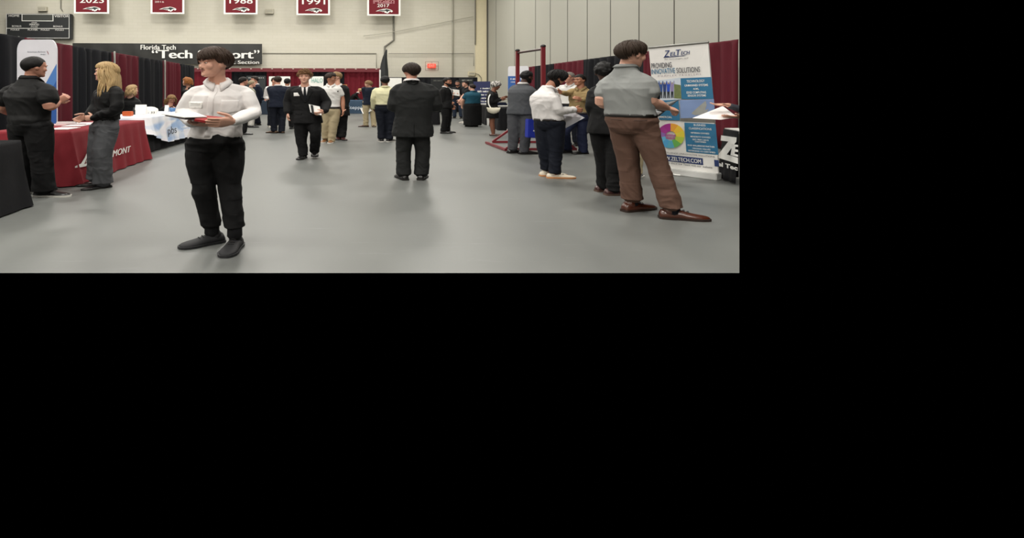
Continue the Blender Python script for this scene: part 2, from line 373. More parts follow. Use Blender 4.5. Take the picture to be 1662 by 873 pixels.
# ------------------------------------------------------------------ pipe and drape
def drape(name, A, B, z0, z1, m, label, cat='curtain', group=None, period=.22, amp=.05, seed=0, cutray=False, thick=.012):
    d = (B-A); Ln = d.length; d.normalize(); n = Vector((d.y, -d.x, 0)); rnd = random.Random(seed)
    cols = max(8, int(Ln/period*8)); mb = MB(); zs = [0, .15, .5, .8, .95, .985, 1]
    ph = rnd.random()*6; o0 = (A+B)/2; o0 = Vector((o0.x, o0.y, 0))
    for i in range(cols+1):
        s = i/cols*Ln; wv = math.sin(2*math.pi*s/period+ph+1.3*math.sin(s*2.3+ph))*(.7+.3*math.sin(s*5.1+ph*3))+.35*math.sin(2*math.pi*s/period*.43+ph*2)
        edge = min(1, min(s, Ln-s)/.06) if Ln > .2 else .5
        for t in zs:
            a = amp*(.75+.25*(1-t)**.6)*(.3 if t > .97 else 1)
            p = A+d*s+n*wv*a*edge; p.z = z0+(z1-z0)*t; mb.v.append(p-o0)
    K = len(zs)
    for i in range(cols):
        for k in range(K-1): mb.f.append((i*K+k, (i+1)*K+k, (i+1)*K+k+1, i*K+k+1))
    me = mb.mesh(name, True); o = link(name, me, m, loc=o0)
    sm = o.modifiers.new('thickness', 'SOLIDIFY'); sm.thickness = thick
    return tag(o, label, cat, group)
def LC(px): D = 1.12*F/(.1675*(560-px)); return Vector(((px-CX)*D/F, D, 0))
def RC(px): D = 1.12*F/(.132*(px-560)); return Vector(((px-CX)*D/F, D, 0))
LB = [-70, 40, 118, 181, 225, 264, 292, 315.5]
ll = ['black drape panel behind the man in the black polo', 'maroon drape panel beside the tall white rounded banner', 'black drape panel behind the blonde woman in grey trousers', 'maroon drape panel right of the blonde woman',
      'black drape panel in the middle of the left row', 'maroon drape panel behind the seated woman at the white table', 'black drape panel at the far end of the left row']
for i in range(7):
    blk = i % 2 == 0; o = drape('drape', LC(LB[i]), LC(LB[i+1]), .03, 2.44, BLACKC if blk else MAROOND, ll[i], 'curtain', 'drape panels along the left row', .42, .085, i)
RB = [849, 868, 899, 947, 1044, 1200]
lr = ['narrow maroon drape panel at the far end of the right row', 'black drape panel behind the pull-up frame post', 'maroon drape panel behind the man in the tan uniform shirt', 'black drape panel behind the man in the grey polo', 'maroon drape panel behind the tall product banner']
for i in range(5):
    blk = i % 2 == 1; drape('drape', RC(RB[i]), RC(RB[i+1]) if i < 4 else RC(1198), .03, 2.44, BLACKC if blk else MAROOND, lr[i], 'curtain', 'drape panels along the right row', .42, .095, 20+i)
def rail(A, B, z, label, posts):
    e = empty('pipe_frame', Vector((A.x, A.y, 0)), label, 'curtain frame'); o0 = e.location
    d = (B-A).normalized(); n = Vector((d.y, -d.x, 0))
    mb = MB(); mb.tube([A-o0+Vector((0, 0, z)), B-o0+Vector((0, 0, z))], [.02, .02], n=8); build('rail', mb, GREYM, e, smooth=True)
    for p in posts:
        mb = MB(); mb.tube([p-o0+Vector((0, 0, .01)), p-o0+Vector((0, 0, z+.03))], [.028, .028], n=10); mb.box(p-o0+Vector((0, 0, .006)), (.4, .4, .012)); build('upright', mb, mat('pale_post', '#b9b7b0', .4, metal=.3), e)
sh = lambda p, k: p+VPR*k
rail(sh(LC(-70), -.05), sh(LC(315.5), -.05), 2.41, 'pale pipe frame carrying the left row of drapes', [sh(LC(px), .085) for px in (181, 264)]+[sh(LC(38), -.1)])
rail(sh(RC(849), .05), sh(RC(1190), .05), 2.41, 'pipe frame carrying the right row of drapes', [sh(RC(px), .1) for px in (868, 947, 1044)])
# far maroon rail and its curtains
q = wallquad(315, 617, 110.3, 116.2, 2.2); o0 = q[0].copy(); e = empty('curtain_header', o0, 'long maroon header rail with pale studs along the far curtains', 'curtain rail')
mb = MB(); qslab(mb, q, .1); build('rail', rel(mb, o0), mat('maroon_rail', '#6a2029', .6), e)
for k in range(18):
    mb = MB(); mb.ell(bilin(q, .02+.96*k/17, .78)-o0-VPD*.01, (.06, .02, .03), n=10, m=6); build('stud', mb, mat('pale_stud', '#c9b3a8', .5), e, smooth=True)
fb = [(315, 376, 0), (376, 433, 1), (433, 508, 0), (508, 559, 1), (559, 616, 0)]
fl_ = ['maroon curtain under the far header rail, left end', 'black curtain under the far header rail behind the group in suits', 'maroon curtain under the far header rail behind the curly haired man',
       'black curtain under the far header rail behind the man in white polo', 'maroon curtain under the far header rail behind the blue table']
def PF(px, off): p = PW(px, 148, off); p.z = 0; return p
for i, (x0, x1, blk) in enumerate(fb):
    zt = PW(x0, 116, 2.2).z
    drape('far_curtain', PF(x0, 1.95), PF(x1, 1.95), .02, zt, BLACKC if blk else fabric('far_maroon_cloth', '#6b1a26'), fl_[i], 'curtain', 'curtains under the far header rail', .3, .07, 40+i)
pipe('curtain_post', [PF(616.8, 2.3), PF(616.8, 2.3)+Vector((0, 0, PW(616.8, 114, 2.3).z))], .05, mat('white_post', '#cfcfca', .4), 'white post at the right end of the far curtains', 'post')
# bunched dark drape hanging in a wedge
A = PW(617.5, 148, 1.2); mb = MB()
prof = [(627.5, 80.5, .02), (624.8, 92, .12), (623.6, 103, .2), (623.2, 115, .27), (623, 127, .30), (622.8, 150, .34)]
o0 = PW(623, 150, 1.2); o0.z = 0
rings = []
for x, y, w_ in prof:
    c = PW(x, y, 1.2)-o0; rings.append((c, VPR*w_*.95, VPD*w_*.5, 2))
rings.append((Vector((rings[-1][0].x, rings[-1][0].y, .02)), VPR*.36, VPD*.2, 2)); mb.loft(rings, 28)
for i, v in enumerate(mb.v):
    k = i % 28; v += VPR*(.03*math.sin(k*2.4)*min(1, (7-v.z)/4)) 
tag(build('gathered_drape', mb, fabric('charcoal_cloth', '#3a3c3c'), loc=o0, smooth=True), 'dark gathered curtain tapering to a point beside the conduit', 'curtain')
# low black drape at the back right
zt = PW(630, 125.3, 2.5).z
drape('low_backdrop', PF(628, 2.5), PF(700, 2.5), .02, zt, BLACKC, 'low black drape behind the man seen from the back in a black suit', 'curtain', None, .35, .05, 61)
drape('low_backdrop', PF(700, 2.5), PF(775, 2.5), .02, zt, BLACKC, 'low black drape behind the bearded man at the far right', 'curtain', None, .35, .05, 62)
# ------------------------------------------------------------------ tables and cloths
def poly_offset(poly, k):
    """push a convex polygon (ccw) outwards by k"""
    n = len(poly); out = []
    for i in range(n):
        a, b, c = poly[i-1], poly[i], poly[(i+1) % n]
        d1 = (b-a).normalized(); d2 = (c-b).normalized(); n1 = Vector((d1.y, -d1.x, 0)); n2 = Vector((d2.y, -d2.x, 0))
        m_ = (n1+n2); m_.normalize(); out.append(b+m_*k/max(.4, m_.dot(n1)))
    return out
def cloth_shape(poly, h, flare, amp, period, seed=0, zb=.015, skipflare=()):
    """draped cloth over a table: poly = footprint ccw; returns MB"""
    rnd = random.Random(seed); mb = MB(); n = len(poly); S = []
    for i in range(n):
        a, b = poly[i], poly[(i+1) % n]; L = (b-a).length; k = max(2, int(L/.05)); d = (b-a).normalized(); nn = Vector((d.y, -d.x, 0))
        for j in range(k): S.append((a+d*L*j/k, nn, min(j/k, 1-j/k)*L, i))
    lev = [0, .08, .3, .55, .8, .95, 1]; K = len(S); ph = rnd.random()*6
    tot = 0
    for li, t in enumerate(lev):
        tot = 0
        for j, (p, nn, e, si) in enumerate(S):
            q = S[(j+1) % K][0]; tot += (q-p).length
            drop = 1-t; fl = 0 if si in skipflare else flare
            corner = math.exp(-(e/.15)**2)
            off = fl*drop**1.2*(1+.8*corner)+(0 if si in skipflare else amp)*drop**.7*(math.sin(2*math.pi*tot/period+ph+math.sin(tot*2.3))+.4*math.sin(2*math.pi*tot/period*.37))
            if t == 1: off -= .012
            v = p+nn*off; v = Vector((v.x, v.y, zb+(h-zb)*t)); mb.v.append(v)
    for li in range(len(lev)-1):
        for j in range(K): mb.f.append((li*K+j, li*K+(j+1) % K, (li+1)*K+(j+1) % K, (li+1)*K+j))
    mb.f.append(tuple((len(lev)-1)*K+j for j in range(K)))
    return mb
def table(poly, h, m, label, clabel, flare=.05, amp=.015, period=.5, seed=0, zb=.015, skipflare=(), cutleg=False):
    c = sum(poly, Vector((0, 0, 0)))/len(poly)
    inn = poly_offset(poly, -.03)
    e = empty('folding_table', Vector((c.x, c.y, 0)), label, 'table'); o0 = e.location
    mb = MB(); k = len(inn); mb.add([p-o0+Vector((0, 0, h-.05)) for p in inn]+[p-o0+Vector((0, 0, h-.012)) for p in inn], [tuple(range(k-1, -1, -1)), tuple(range(k, 2*k))]+[(i, (i+1) % k, k+(i+1) % k, k+i) for i in range(k)])
    build('tabletop', mb, mat('table_plastic', '#d6d3ca', .5), e)
    for p in poly_offset(poly, -.10):
        mb = MB(); mb.tube([p-o0+Vector((0, 0, .0)), p-o0+Vector((0, 0, h-.05))], [.018, .018], n=8, cap=False); build('leg', mb, GREYM, e)
    mb = cloth_shape(poly, h, flare, amp, period, seed, zb, skipflare)
    co = build('tablecloth', rel(mb, o0), m, loc=o0, smooth=True); tag(co, clabel, 'tablecloth')
    return co
def rect(a, b, depth_dir, w_):   # a,b: aisle edge; returns ccw polygon
    p = [a, b, b+depth_dir*w_, a+depth_dir*w_]
    area = sum(p[i].x*p[(i+1) % 4].y-p[(i+1) % 4].x*p[i].y for i in range(4))
    return p if area > 0 else p[::-1]
RED = fabric('red_tablecloth', '#842830', .85); BLK = fabric('black_tablecloth', '#121215', .8); NAVYC = fabric('blue_tablecloth', '#394c60', .8)
# red table on the left
RA, RBp = Vector((-4.16, 7.48, 0)), Vector((-4.36, 10.42, 0))
red = table(rect(RA, RBp, -VPR, 1.15), .76, RED, 'folding table under the red cloth on the left', 'red tablecloth with white tail emblem and MONT lettering', .09, .022, .42, 3)
# lettering on the aisle face
def face_quad(A, B, off, h=.76, fl=.09):
    """BL, BR, TR, TL of a cloth's side from A to B (B to the right as seen from the aisle)"""
    d = (B-A).normalized(); n = Vector((d.y, -d.x, 0))
    return [A+n*(off+fl), B+n*(off+fl), B+n*off+Vector((0, 0, h)), A+n*off+Vector((0, 0, h))]
def qinvg(q, px, py):
    """picture point -> (u, v) on the plane of quad q"""
    n = (q[1]-q[0]).cross(q[3]-q[0]); d = Vector(((px-CX)/F, 1, -(py-CY)/F)); t = (q[0]-Vector((0, 0, H))).dot(n)/d.dot(n); r = Vector((0, 0, H))+d*t-q[0]
    ex = q[1]-q[0]; ey = q[3]-q[0]; a, b, c = ex.dot(ex), ex.dot(ey), ey.dot(ey); s_, t2 = r.dot(ex), r.dot(ey); det = a*c-b*b
    return ((c*s_-b*t2)/det, (a*t2-b*s_)/det)
def gtext(mb, s_, q, x0, y0, x1, y1, off, bold, shr):
    xc, yc = (x0+x1)/2, (y0+y1)/2; text_on(mb, s_, q, qinvg(q, x0, yc)[0], qinvg(q, x1, yc)[0], qinvg(q, xc, y0)[1], qinvg(q, xc, y1)[1], off=off, bold=bold, shear=shr)
q = face_quad(RA, RBp, .035); mb = MB(); gtext(mb, 'MONT', q, 181, 250.5, 213, 240.5, .004, .09, .4)
lo = link('cloth_lettering', rel(mb, red.location).mesh('cloth_lettering', False), WHITE, red)
mb = MB()
for pl in ([(121, 272.5), (121, 270), (131, 265.5), (137, 256), (145, 237), (147, 237), (140, 257), (136, 266.5), (147, 262), (153, 257), (153, 262), (146, 268), (133, 271)], [(138.5, 264), (146, 243), (148, 243), (141, 263)], [(142.5, 262.5), (148.5, 249), (150, 249), (145, 261)]):
    poly_on(mb, [qinvg(q, *p_) for p_ in pl], q, .006)
link('tail_emblem', rel(mb, red.location).mesh('tail_emblem', False), WHITE, red)
# near black table
table(rect(Vector((-3.86, 5.0, 0)), Vector((-4.0, 6.18, 0)), -VPR, 1.1), .76, BLK, 'folding table under the black cloth at the lower left', 'plain black tablecloth at the lower left corner', .10, .012, .6, 5)
# pbs table: black under-cloth, light printed cloth thrown over it
PA, PB = Vector((-4.78, 11.45, 0)), Vector((-4.84, 14.75, 0))
table(rect(PA, PB, -VPR, 1.08), .755, BLK, 'folding table under the white and blue pbs cloth', 'black under-cloth showing below the pbs cloth', .05, .012, .4, 7)
m = mat('blue_swirl_print', '#e8e8ec', .7); nt = m.node_tree; N = nt.nodes; L = nt.links; b = N['Principled BSDF']
tc = N.new('ShaderNodeTexCoord'); mp = N.new('ShaderNodeMapping'); mp.inputs['Scale'].default_value = (.6, .35, 1.6); L.new(tc.outputs['Object'], mp.inputs[0])
wv = N.new('ShaderNodeTexNoise'); wv.inputs['Scale'].default_value = 1.6; wv.inputs['Detail'].default_value = 1; wv.inputs['Distortion'].default_value = 1.6; L.new(mp.outputs[0], wv.inputs['Vector'])
cr = N.new('ShaderNodeValToRGB'); e0 = cr.color_ramp.elements; e0[0].position = .30; e0[0].color = s2l('#9db8dd'); e0[1].position = .47; e0[1].color = s2l('#ececf0')
x_ = cr.color_ramp.elements.new(.62); x_.color = s2l('#e9e4ea'); x_ = cr.color_ramp.elements.new(.7); x_.color = s2l('#b9cce6')
L.new(wv.outputs['Fac'], cr.inputs[0]); L.new(cr.outputs[0], b.inputs['Base Color'])
poly = poly_offset(rect(PA, PB, -VPR, 1.08), .035); c = sum(poly, Vector())/4
mb = cloth_shape(poly, .772, .10, .03, .36, 9, zb=.14); o0 = Vector((c.x, c.y, 0)); rel(mb, o0)
for v in mb.v:      # hem hangs lower towards the far end, pulled up near the near corner
    t = (v.y+o0.y-PA.y)/(PB.y-PA.y)
    if v.z < .7 and t < .3: v.z = v.z+(.30*(1-t/.3))*(1-v.z/.77)
pc = tag(build('printed_tablecloth', mb, m, loc=o0, smooth=True), 'white and pale blue pbs tablecloth thrown over the black one', 'tablecloth')
q = face_quad(PA, PB, .10, .77, .07); mb = MB(); gtext(mb, 'pbs', q, 271.5, 221, 286, 205, .012, .028, 0)
link('cloth_lettering', rel(mb, o0).mesh('l', False), mat('ink_text', '#2b2f3a', .6), pc)
mb = MB()
for yy, k_ in ((209, 1), (214, 2), (221, 3)): a_, b_ = qinvg(q, 293, yy), qinvg(q, 303, yy-2.5); squiggle(mb, q, a_[0], b_[0], a_[1], b_[1], .012, k_)
link('small_lettering', rel(mb, o0).mesh('l', False), mat('grey_blue_text', '#5b6c88', .6), pc)

# ---- things on the red table
def sheet(name, c, w_, d_, rot, z, m, label, cat, th=.006, parent=None, group=None):
    mb = MB(); mb.box((0, 0, th/2), (w_, d_, th)); mb2 = mb
    mb.box((w_*.1, 0, th*1.05), (w_*.5, d_*.6, th*.2)); 
    o = build(name, mb, m, loc=Vector((c[0], c[1], z))); o.rotation_euler = (0, 0, rot)
    if label: tag(o, label, cat, group)
    return o
PAP = mat('white_paper', '#e9e7e2', .6); PAPG = mat('leaflet_print', '#c9c3c4', .6, .25, 14); PINKP = mat('pink_leaflet', '#cfa3a3', .6, .2, 12)
rnd = random.Random(5)
lab = ['white leaflet at the near end of the red table', 'pale leaflet beside the man in black polo on the red table', 'pink printed leaflet on the red table', 'white flyer in the middle of the red table', 'pale flyer beside the blonde woman on the red table', 'pink flyer near the far end of the red table']
for i, (t, s_) in enumerate([(.18, .35), (.42, .5), (.5, .9), (.56, .35), (.63, .7), (.8, .55)]):
    c = RA+(RBp-RA)*t-VPR*s_; sheet('leaflet', c, .3, .42, rnd.uniform(-.4, .4), .762, (PAP, PAPG, PINKP)[i % 3], lab[i], 'leaflet', .008, group=None)
BLKP = mat('black_plastic', '#141416', .35)
for i in range(4):
    c = RA+(RBp-RA)*(.80+.055*i)-VPR*(.95-.02*i); mb = MB(); mb.ell((0, 0, .02), (.05, .035, .02), n=12, m=7); mb.box((.0, .0, .012), (.12, .03, .012))
    tag(build('sunglasses_case', mb, BLKP, loc=Vector((c.x, c.y, .762)), smooth=True), 'small black giveaway lying at the back edge of the red table', 'giveaway', 'black giveaways in a row at the far end of the red table')
# open booklet standing ring shape: binder near the man
c = RA+(RBp-RA)*.47-VPR*.75; mb = MB()
for k in range(10): mb.tube([Vector((.18*math.cos(a), .1*math.sin(a), .01+.004*k)) for a in [j*.35-.2*k*.1 for j in range(9)]], [.006]*9, n=6, sub=1)
tag(build('lanyard_coil', mb, mat('pale_lanyard', '#cfc9c9', .6), loc=Vector((c.x, c.y, .766)), smooth=True), 'pale coiled lanyards lying on the red table by the drape', 'lanyard')
# ---- things on the pbs table
def on_pbs(px, s_, z=.785):   # lateral offset s_ from aisle edge at picture column px
    u = (px-CX)/F; a = PA-VPR*s_; d = PB-PA; t = (u*a.y-a.x)/(d.x-u*d.y); return Vector((a.x+d.x*t, a.y+d.y*t, z))
def tent(px, s_, w_, h_, label, txt=None):
    p = on_pbs(px, s_); mb = MB(); y = h_*.35
    mb.add([(-w_/2, -y, 0), (w_/2, -y, 0), (w_/2, 0, h_), (-w_/2, 0, h_), (-w_/2, y, 0), (w_/2, y, 0)], [(0, 1, 2, 3), (3, 2, 5, 4), (0, 3, 4), (1, 5, 2), (0, 4, 5, 1)])
    o = tag(build('tent_card', mb, WHITE, loc=p), label, 'card')
    if txt:
        q = [Vector(v) for v in ((-w_/2, -y, 0), (w_/2, -y, 0), (w_/2, 0, h_), (-w_/2, 0, h_))]; mb = MB(); text_on(mb, txt, q, .2, .8, .3, .8, off=.004); link('card_number', mb.mesh('n', False), BLACKP, o)
    return o
tent(229, .55, .26, .22, 'white triangular card standing at the near end of the pbs table')
tent(248.5, .12, .15, .09, 'small white card with number 33 at the edge of the pbs table', '33')
tent(271, .5, .10, .17, 'upright white and blue card in front of the seated woman')
p = on_pbs(242, .65); mb = MB()
mb.loft([(Vector((0, 0, z)), Vector((a_, 0, 0)), Vector((0, b_, 0)), 3) for z, a_, b_ in ((0, .2, .15), (.06, .21, .16), (.1, .2, .15), (.14, .12, .1), (.15, .05, .05))], 20)
tag(build('paper_bag', mb, WHITE, loc=p, smooth=True), 'white crumpled bag lying on the pbs table', 'bag')
p = on_pbs(207.5, .45); mb = MB(); mb.box((0, 0, .05), (.18, .16, .10)); tag(build('gift_box', mb, mat('orange_card', '#d2622c', .6), loc=p, bevel=.01), 'orange box at the near end of the pbs table', 'box')
p = on_pbs(217, .6); mb = MB(); mb.loft([(Vector((0, 0, z)), Vector((r, 0, 0)), Vector((0, r, 0)), 2) for z, r in ((0, .035), (.1, .035), (.13, .015), (.16, .015))], 14); tag(build('bottle', mb, BLKP, loc=p, smooth=True), 'small dark bottle beside the orange box', 'bottle')
p = on_pbs(280, .35); mb = MB(); mb.loft([(Vector((0, 0, z)), Vector((r, 0, 0)), Vector((0, r, 0)), 2) for z, r in ((0, .06), (.10, .09), (.101, .08))], 16); tag(build('candy_bowl', mb, mat('blue_plastic', '#5b86b5', .4), loc=p, smooth=True), 'light blue tub on the far part of the pbs table', 'tub')

# ---- white rounded roll-up banner on the left
def stand_banner(name, BLp, BRp, TRp, TLp, label, cat, m, round_top=0, base=True):
    o0 = Vector((BLp.x, BLp.y, 0)); e = empty(name, o0, label, cat); q = [BLp, BRp, TRp, TLp]
    if round_top:
        pts = [(0, 0), (1, 0)]
        for k in range(7): a = math.pi/2*k/6; pts.append((1-round_top+round_top*math.cos(a), 1-round_top*.55+round_top*.55*math.sin(a)))
        for k in range(7): a = math.pi/2+math.pi/2*k/6; pts.append((round_top+round_top*math.cos(a), 1-round_top*.55+round_top*.55*math.sin(a)))
    else: pts = [(0, 0), (1, 0), (1, 1), (0, 1)]
    n = (q[1]-q[0]).cross(q[3]-q[0]).normalized(); k = len(pts); vs = [bilin(q, u, v)-o0 for u, v in pts]
    mb = MB(); mb.add(vs+[v-n*.03 for v in vs], [tuple(range(k)), tuple(range(2*k-1, k-1, -1))]+[(i, k+i, k+(i+1) % k, (i+1) % k) for i in range(k)]); build('banner_panel', mb, m, e)
    if base:
        mb = MB(); d = (BRp-BLp).normalized(); c = (BLp+BRp)/2-o0; R = Matrix.Rotation(math.atan2(d.y, d.x), 3, 'Z'); mb.box((c.x, c.y, .05), ((BRp-BLp).length+.04, .2, .10), R); build('base_cassette', mb, mat('silver_base', '#d9d9d6', .3, metal=.2), e, bevel=.01)
    return e, q
D1 = 9.9
bl, br = P(27.5, 230, D1), P(92, 230, D1-.05); z1 = P(0, 64.5, D1).z; bl.z = br.z = .05
e, q = stand_banner('rollup_banner', bl, br, Vector((br.x, br.y, z1)), Vector((bl.x, bl.y, z1)), 'tall white rounded banner with blue diagonal and airline lettering behind the man in black polo', 'banner', mat('white_vinyl', '#dfdfe6', .5), .17)
mb = MB(); poly_on(mb, [(.0, .0), (1, .0), (1, .80), (.0, .20)], q, .004); build('blue_field', rel(mb, e.location), mat('mid_blue_print', '#4d7fc4', .5), e)
mb = MB(); poly_on(mb, [(.3, .0), (1, .0), (1, .66), (.0, .06), (0, 0)], q, .008); build('dark_blue_field', rel(mb, e.location), mat('deep_blue_print', '#2c5aa5', .5), e)
mb = MB(); text_on(mb, 'American Airlines', q, .26, .72, .893, .905, off=.006, bold=0); squiggle(mb, q, .60, .72, .874, .882, .006); link('lettering', rel(mb, e.location).mesh('l', False), mat('slate_text', '#6d7480', .5), e)
mb = MB(); poly_on(mb, [(.75, .91), (.78, .9), (.81, .875), (.79, .88)], q, .006); link('flight_mark', rel(mb, e.location).mesh('l', False), mat('red_blue_mark', '#8a3040', .5), e)

# ---- right: product banner
BL_, BR_, TR_, TL_ = P(1070, 277, 8.75), P(1166, 289, 8.0), P(1149, 69.5, 8.05), P(1053, 78.5, 8.75)
for p in (BL_, BR_): p.z = .06
e, q = stand_banner('rollup_banner', BL_, BR_, TR_, TL_, 'tall white and blue ZelTech roll-up banner behind the man in grey polo', 'banner', mat('banner_white', '#e7e5e1', .5))
o0 = e.location
mb = MB(); mb.tube([TL_-o0+Vector((0, 0, .01)), TR_-o0+Vector((0, 0, .01))], [.018, .018], n=8); build('top_rail', mb, GREYM, e, smooth=True)
U1 = lambda x, y: 0
def qinv(px, py):     # picture point -> (u,v) on the banner plane
    n = (q[1]-q[0]).cross(q[3]-q[0]); d = Vector(((px-CX)/F, 1, -(py-CY)/F)); t = (q[0]-Vector((0, 0, H))).dot(n)/d.dot(n); p = Vector((0, 0, H))+d*t
    ex = q[1]-q[0]; ey = q[3]-q[0]; r = p-q[0]; a, b, c = ex.dot(ex), ex.dot(ey), ey.dot(ey); s, t2 = r.dot(ex), r.dot(ey); det = a*c-b*b
    return ((c*s-b*t2)/det, (a*t2-b*s)/det)
def bp(nm, pts, m, off=.004):
    mb = MB(); poly_on(mb, [qinv(*p_) for p_ in pts], q, off); return build(nm, rel(mb, o0), m, e)
def btext(nm, items, m, off=.008):
    mb = MB()
    for s_, x0, y0, x1, y1, bold, shr in items:   # lower-left and upper-right picture corners
        xc, yc = (x0+x1)/2, (y0+y1)/2; text_on(mb, s_, q, qinv(x0, yc)[0], qinv(x1, yc)[0], qinv(xc, y0)[1], qinv(xc, y1)[1], off=off, bold=bold, shear=shr)
    link(nm, rel(mb, o0).mesh(nm, False), m, e)
NV = mat('navy_print', '#26386b', .5); BLU = mat('blue_panel', '#2f7096', .5); DK = mat('dark_text', '#4a4a52', .5)
btext('logo_lettering', [('Z', 1077, 93, 1087.5, 82.5, .06, .3), ('EL', 1087, 91.6, 1097.5, 85.4, .06, .2), ('T', 1096.5, 91, 1105, 81.5, .06, .2), ('ECH', 1104.5, 90, 1119, 84.2, .06, .2)], NV)
bp('logo_underline', [(1076, 93.4), (1113, 91.0), (1109, 92.2), (1077, 94.3)], NV)
btext('company_line', [('Zel Technologies, LLC', 1078, 97.6, 1117, 95.2, 0, .2)], DK)
btext('headline', [('PROVIDING', 1057.5, 110.6, 1090, 102.2, .03, 0), ('SOLUTIONS', 1097.5, 119, 1135.5, 110.4, .03, 0)], DK)
btext('subheadline', [('C O M P L E X   P R O B L E M S', 1068, 124.4, 1137, 121.6, 0, 0)], mat('pale_plum_text', '#9a8a92', .5))
btext('headline_blue', [('INNOVATIVE', 1057.5, 120, 1095.5, 111.6, .03, 0)], BLU)
bp('sky_photo', [(1063, 131), (1104, 127), (1105.5, 162), (1066, 164)], mat('pale_sky_print', '#c9d2dc', .5))
bp('hedge_photo', [(1094, 137), (1104.3, 139), (1105.5, 161), (1094, 160)], mat('hedge_print', '#6f7a4c', .5, .3, 20), .006)
for k, cx_ in enumerate((1067, 1073, 1079, 1085, 1091)):
    c_ = ('#27407e', '#30508e', '#2a3f78', '#2b4fb8', '#8f84ae')[k]; mm = mat('crew_print_%d' % k, c_, .5)
    bp('crew_photo', [(cx_-2.2, 149), (cx_-2.6, 140), (cx_-3.4, 132), (cx_-2.6, 131.5), (cx_-1.6, 137), (cx_+1.6, 137), (cx_+2.6, 131.5), (cx_+3.4, 132), (cx_+2.6, 140), (cx_+2.2, 149)], mm, .010)
    bp('crew_legs', [(cx_-2, 149), (cx_+2, 149), (cx_+2.1, 159.5), (cx_+.6, 159.5), (cx_, 152), (cx_-.6, 159.5), (cx_-2.1, 159.5)], mat('dark_print', '#2c3238', .5), .009)
    bp('crew_head', [(cx_+1.1*math.cos(t_*1.05), 135.6+1.5*math.sin(t_*1.05)) for t_ in range(6)], mat('brown_print', '#8a6a5a', .5), .011)
bp('technology_panel', [(1104, 128), (1153.5, 127), (1157.5, 162.2), (1106, 161.5)], BLU)
btext('panel_lettering', [('TECHNOLOGY', 1114, 135, 1143, 131, .03, 0), ('UNMANNED SYSTEMS', 1111, 141.5, 1148.5, 138, .02, 0), ('AI/ML', 1124.5, 147, 1134, 144, .02, 0), ('EDGE COMPUTING', 1114, 153, 1145.5, 149.5, .02, 0), ('SENSOR SYSTEMS', 1116, 158, 1145.5, 154.7, .02, 0),
    ('BUSINESS', 1126, 205.6, 1145, 202.4, .03, 0), ('CLASSIFICATIONS', 1118, 211.3, 1154.5, 208.1, .03, 0), ('VETERAN OWNED', 1121, 218, 1151, 215.6, .02, 0), ('MINORITY OWNED', 1121, 224.2, 1153, 221.8, .02, 0), ('ISO 9001:2015', 1124.5, 228.7, 1150, 226.4, .02, 0), ('CERTIFIED', 1128, 232, 1146, 229.8, .02, 0),
    ('DOD SKILLBRIDGE PARTNER', 1116.5, 238.6, 1160, 236.3, .02, 0), ('VIRGINIA VALUES', 1124, 243.2, 1153, 240.9, .02, 0), ('VETERANS V3 CERTIFIED', 1117, 247.4, 1161, 245.1, .02, 0), ('COMMERCIAL', 1064, 191.5, 1091, 188.5, .02, 0)], WHITE)
bp('blue_panel_low', [(1066, 163), (1101, 163), (1103.5, 196), (1070, 194.5)], BLU)
bp('jet_sky_photo', [(1103, 163), (1158, 162.5), (1161, 200), (1104.5, 196)], mat('dusk_sky_print', '#7d93bd', .5, .15, 3))
bp('jet_ground_photo', [(1104, 192.5), (1130, 192), (1160.5, 195), (1161, 200.5), (1104.5, 196.3)], mat('ground_print', '#6d6a63', .5, .3, 9), .006)
bp('jet_photo', [(1122, 185), (1128, 179), (1136, 172), (1145, 165), (1146.5, 172), (1144, 180), (1150, 178), (1146, 186), (1137, 187), (1128, 188)], mat('jet_print', '#9b9c98', .5, .3, 10), .007)
bp('classification_panel', [(1110.5, 199.5), (1161, 202.5), (1166, 252), (1114, 246.5)], BLU)
# colour wheel
wc = (1088.5, 220.5); cols = ['#e9a43c', '#f0c63f', '#e6d445', '#b8cf4a', '#6db55a', '#58a9c4', '#4f9fcf', '#66b4d6', '#8f6bb0', '#a93f93', '#a62f8e']
for k in range(11):
    a0 = math.pi/2-k*2*math.pi/11; a1 = a0-2*math.pi/11
    pts = [(wc[0]+22.5*math.cos(a0+(a1-a0)*j/4), wc[1]-20*math.sin(a0+(a1-a0)*j/4)) for j in range(5)]+[(wc[0]+8*math.cos(a1+(a0-a1)*j/2), wc[1]-7.5*math.sin(a1+(a0-a1)*j/2)) for j in range(3)]
    bp('wheel_segment', pts, mat('wheel_colour_%d' % k, cols[k], .5), .005)
mb = MB(); a_, b_ = qinv(1080, 221), qinv(1097, 218); squiggle(mb, q, a_[0], b_[0], a_[1], b_[1], .008, 5); a_, b_ = qinv(1081, 225), qinv(1096, 222.5); squiggle(mb, q, a_[0], b_[0], a_[1], b_[1], .008, 6); link('wheel_print', rel(mb, o0).mesh('l', False), mat('magenta_text', '#a24a86', .5), e)
btext('slogan', [('EXCELLENCE | INNOVATIVE SOLUTIONS', 1075, 252.8, 1160, 249.6, .0, 0), ('more about our Team visit our website', 1078, 269.2, 1156, 266, 0, 0)], DK)
bp('address_bar', [(1068, 249.5), (1140.5, 257.2), (1141.5, 268), (1070, 259.5)], NV)
bp('address_bar_end', [(1159, 259.5), (1166.5, 260.5), (1167.3, 271), (1160, 270)], NV)
btext('address', [('WWW.ZELTECH.COM', 1067, 261.6, 1138, 255.4, .04, 0)], WHITE, .012)
